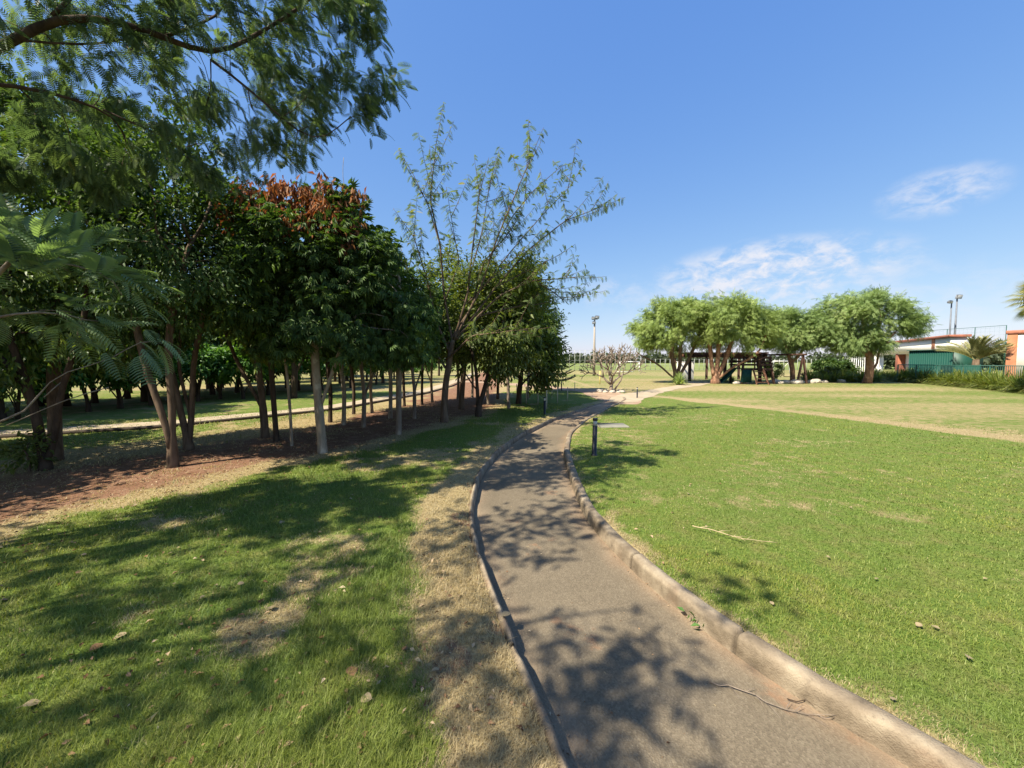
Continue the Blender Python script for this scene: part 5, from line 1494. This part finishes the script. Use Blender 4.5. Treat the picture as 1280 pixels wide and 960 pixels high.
for k, (a, b) in enumerate(((90, 703), (170, 705), (201, 701), (187, 640), (160, 637), (158, 656), (290, 742), (270, 690), (258, 744), (292, 822), (324, 812), (120, 614), (230, 640), (276, 604), (310, 630), (392, 815), (205, 742), (60, 620), (240, 760), (420, 690), (460, 720), (500, 830), (540, 860), (380, 640), (20, 640), (70, 655), (130, 668), (215, 655))):
    leaf_on(a, b, rg.uniform(.026, .042), 'small dry leaf lying on the shaded lawn left of the path', k, gL)
for k, (a, b) in enumerate(((1168, 798), (1190, 801), (1046, 706), (976, 768), (1072, 640), (1110, 735), (900, 640), (1235, 842), (980, 600), (1140, 900), (1250, 735), (864, 622))):
    leaf_on(a, b, rg.uniform(.024, .04), 'small pale dry leaf lying on the sunny lawn', k * 2, gR)
leaf_on(632, 784, .06, 'green fallen leaf lying on the path near the left kerb', 2, gP)
for k, (a, b) in enumerate(((597, 742), (594, 702), (1106, 944), (1097, 938), (840, 820), (700, 770), (760, 860), (905, 905), (660, 690), (810, 900))):
    leaf_on(a, b, rg.uniform(.02, .035), 'tiny pale leaf scrap on the asphalt path', k * 2, gP)
def litter():
    rng = np.random.default_rng(33); n = 16000
    dd = np.exp(rng.uniform(math.log(1.6), math.log(15), n)); an = rng.uniform(-1.0, .5, n)
    x, y = dd * np.sin(an), dd * np.cos(an)
    bx = np.interp(y, BLY, BLX)
    left = x < xL(y) - .1
    dens = np.where(left, .10 + .9 * sstep(-.6, .8, bx - x), 0)
    e = np.abs(x - xL(y)); e2 = np.abs(xR(y) - x)
    inpath = (x > xL(y)) & (x < xR(y))
    dens = np.where(inpath, .35 * np.exp(-np.minimum(e, e2) / .06) + .02, dens)
    dens = np.where(~left & ~inpath & (x > xR(y) + .13), .05, dens)
    k = (rng.random(n) < dens) & (fbm(x * 2, y * 2, 131) + .3 * rng.random(n) > .5)
    x, y = x[k], y[k]; n = len(x)
    z = np.where((x > xL(y)) & (x < xR(y)), zP(y) + .012, zG(x, y) + .014)
    f = rng.normal(0, 1, (n, 3)) * np.array((1, 1, .25)); nr = np.array((0, 0, 1.)) + rng.normal(0, .35, (n, 3))
    sc = .045 * (.35 + .75 * rng.random(n)) * np.where((x > xL(y)) & (x < xR(y)), .45, 1)
    tag(MB().scatter(*tpl_leaf(.5, .16, .12), np.stack([x, y, z], -1), frames(f, nr), sc).build('leaf_litter', M['litter']), 'scattered dry leaf litter under the grove and along the kerbs', 'leaf litter', kind='stuff')
M['litter'] = leaf_mat('litter', [(0, (.07, .035, .02)), (.4, (.20, .11, .06)), (.75, (.36, .24, .14)), (1, (.55, .45, .30))], .1, .8, .1, .1)
litter()
def twig(name, pts, r, side, label, seed, mat):
    rng = np.random.default_rng(seed); pts = np.array(pts); base = pts[0].copy()
    pts = resample(pts, .04) - base; pts[:, :2] += rng.normal(0, .006, (len(pts), 2)); pts[:, 2] += np.abs(rng.normal(0, .004, len(pts)))
    m = MB().tube(pts, np.linspace(r, r * .35, len(pts)), 5)
    for k in range(side):
        i = rng.integers(2, len(pts) - 2); d = unit(pts[i + 1] - pts[i]); a = rng.choice((-1, 1)) * rng.uniform(.5, 1.1); c_, s_ = math.cos(a), math.sin(a)
        e = np.array((d[0] * c_ - d[1] * s_, d[0] * s_ + d[1] * c_, rng.uniform(0, .25))); l = rng.uniform(.04, .13)
        m.tube([pts[i], pts[i] + e * l * .5 + (0, 0, .004), pts[i] + e * l], [r * .5, r * .4, r * .25], 4)
    o = m.build(name, M[mat], smooth=True); o.location = tuple(base); tag(o, label, 'twig')
zt_ = lambda a, b: P(a, b, -.085)
twig('dry_twig', [zt_(898, 871), zt_(950, 885), zt_(985, 905), zt_(1030, 916), zt_(1066, 920)], .0036, 8, 'long dry branched twig lying on the path against the right kerb', 1, 'bark_bare')
twig('dry_twig', [zt_(1000, 893), zt_(1030, 898), zt_(1062, 905)], .003, 3, 'short dark twig lying above the long one on the path', 2, 'bark_dark')
twig('dry_stalk', [P(868, 662, .03), P(900, 668, .04), P(930, 678, .04), P(975, 684, .03)], .005, 14, 'dry straw coloured stalk lying on the sunny lawn', 3, 'straw')
twig('dry_stalk', [P(640, 815, -.08), P(622, 812, .02), P(610, 810, .02)], .003, 2, 'thin dry stalk hanging over the left kerb', 4, 'straw')
p = P(888, 790, -.08); t = thing('weed', 'small green weed growing at the foot of the right kerb', 'weed', (p[0] - .01, p[1], -.1))
rng_ = np.random.default_rng(2); pts = rng_.normal(0, 1, (26, 3)) * np.array((.035, .03, .02)) + np.array((0, 0, .035))
MB().tube([(0, 0, -.01), (.005, 0, .03), (.0, .01, .07)], [.004, .003, .002], 5).build('stem', M['leaf_hedge'], t)
MB().scatter(*TPL['leaf'], pts, frames(rng_.normal(0, 1, (26, 3)) + (0, 0, .3), np.array((0, 0, 1.)) + rng_.normal(0, .4, (26, 3))), .045 * (.6 + .8 * rng_.random(26))).build('leaves', M['leaf_hedge'], t)
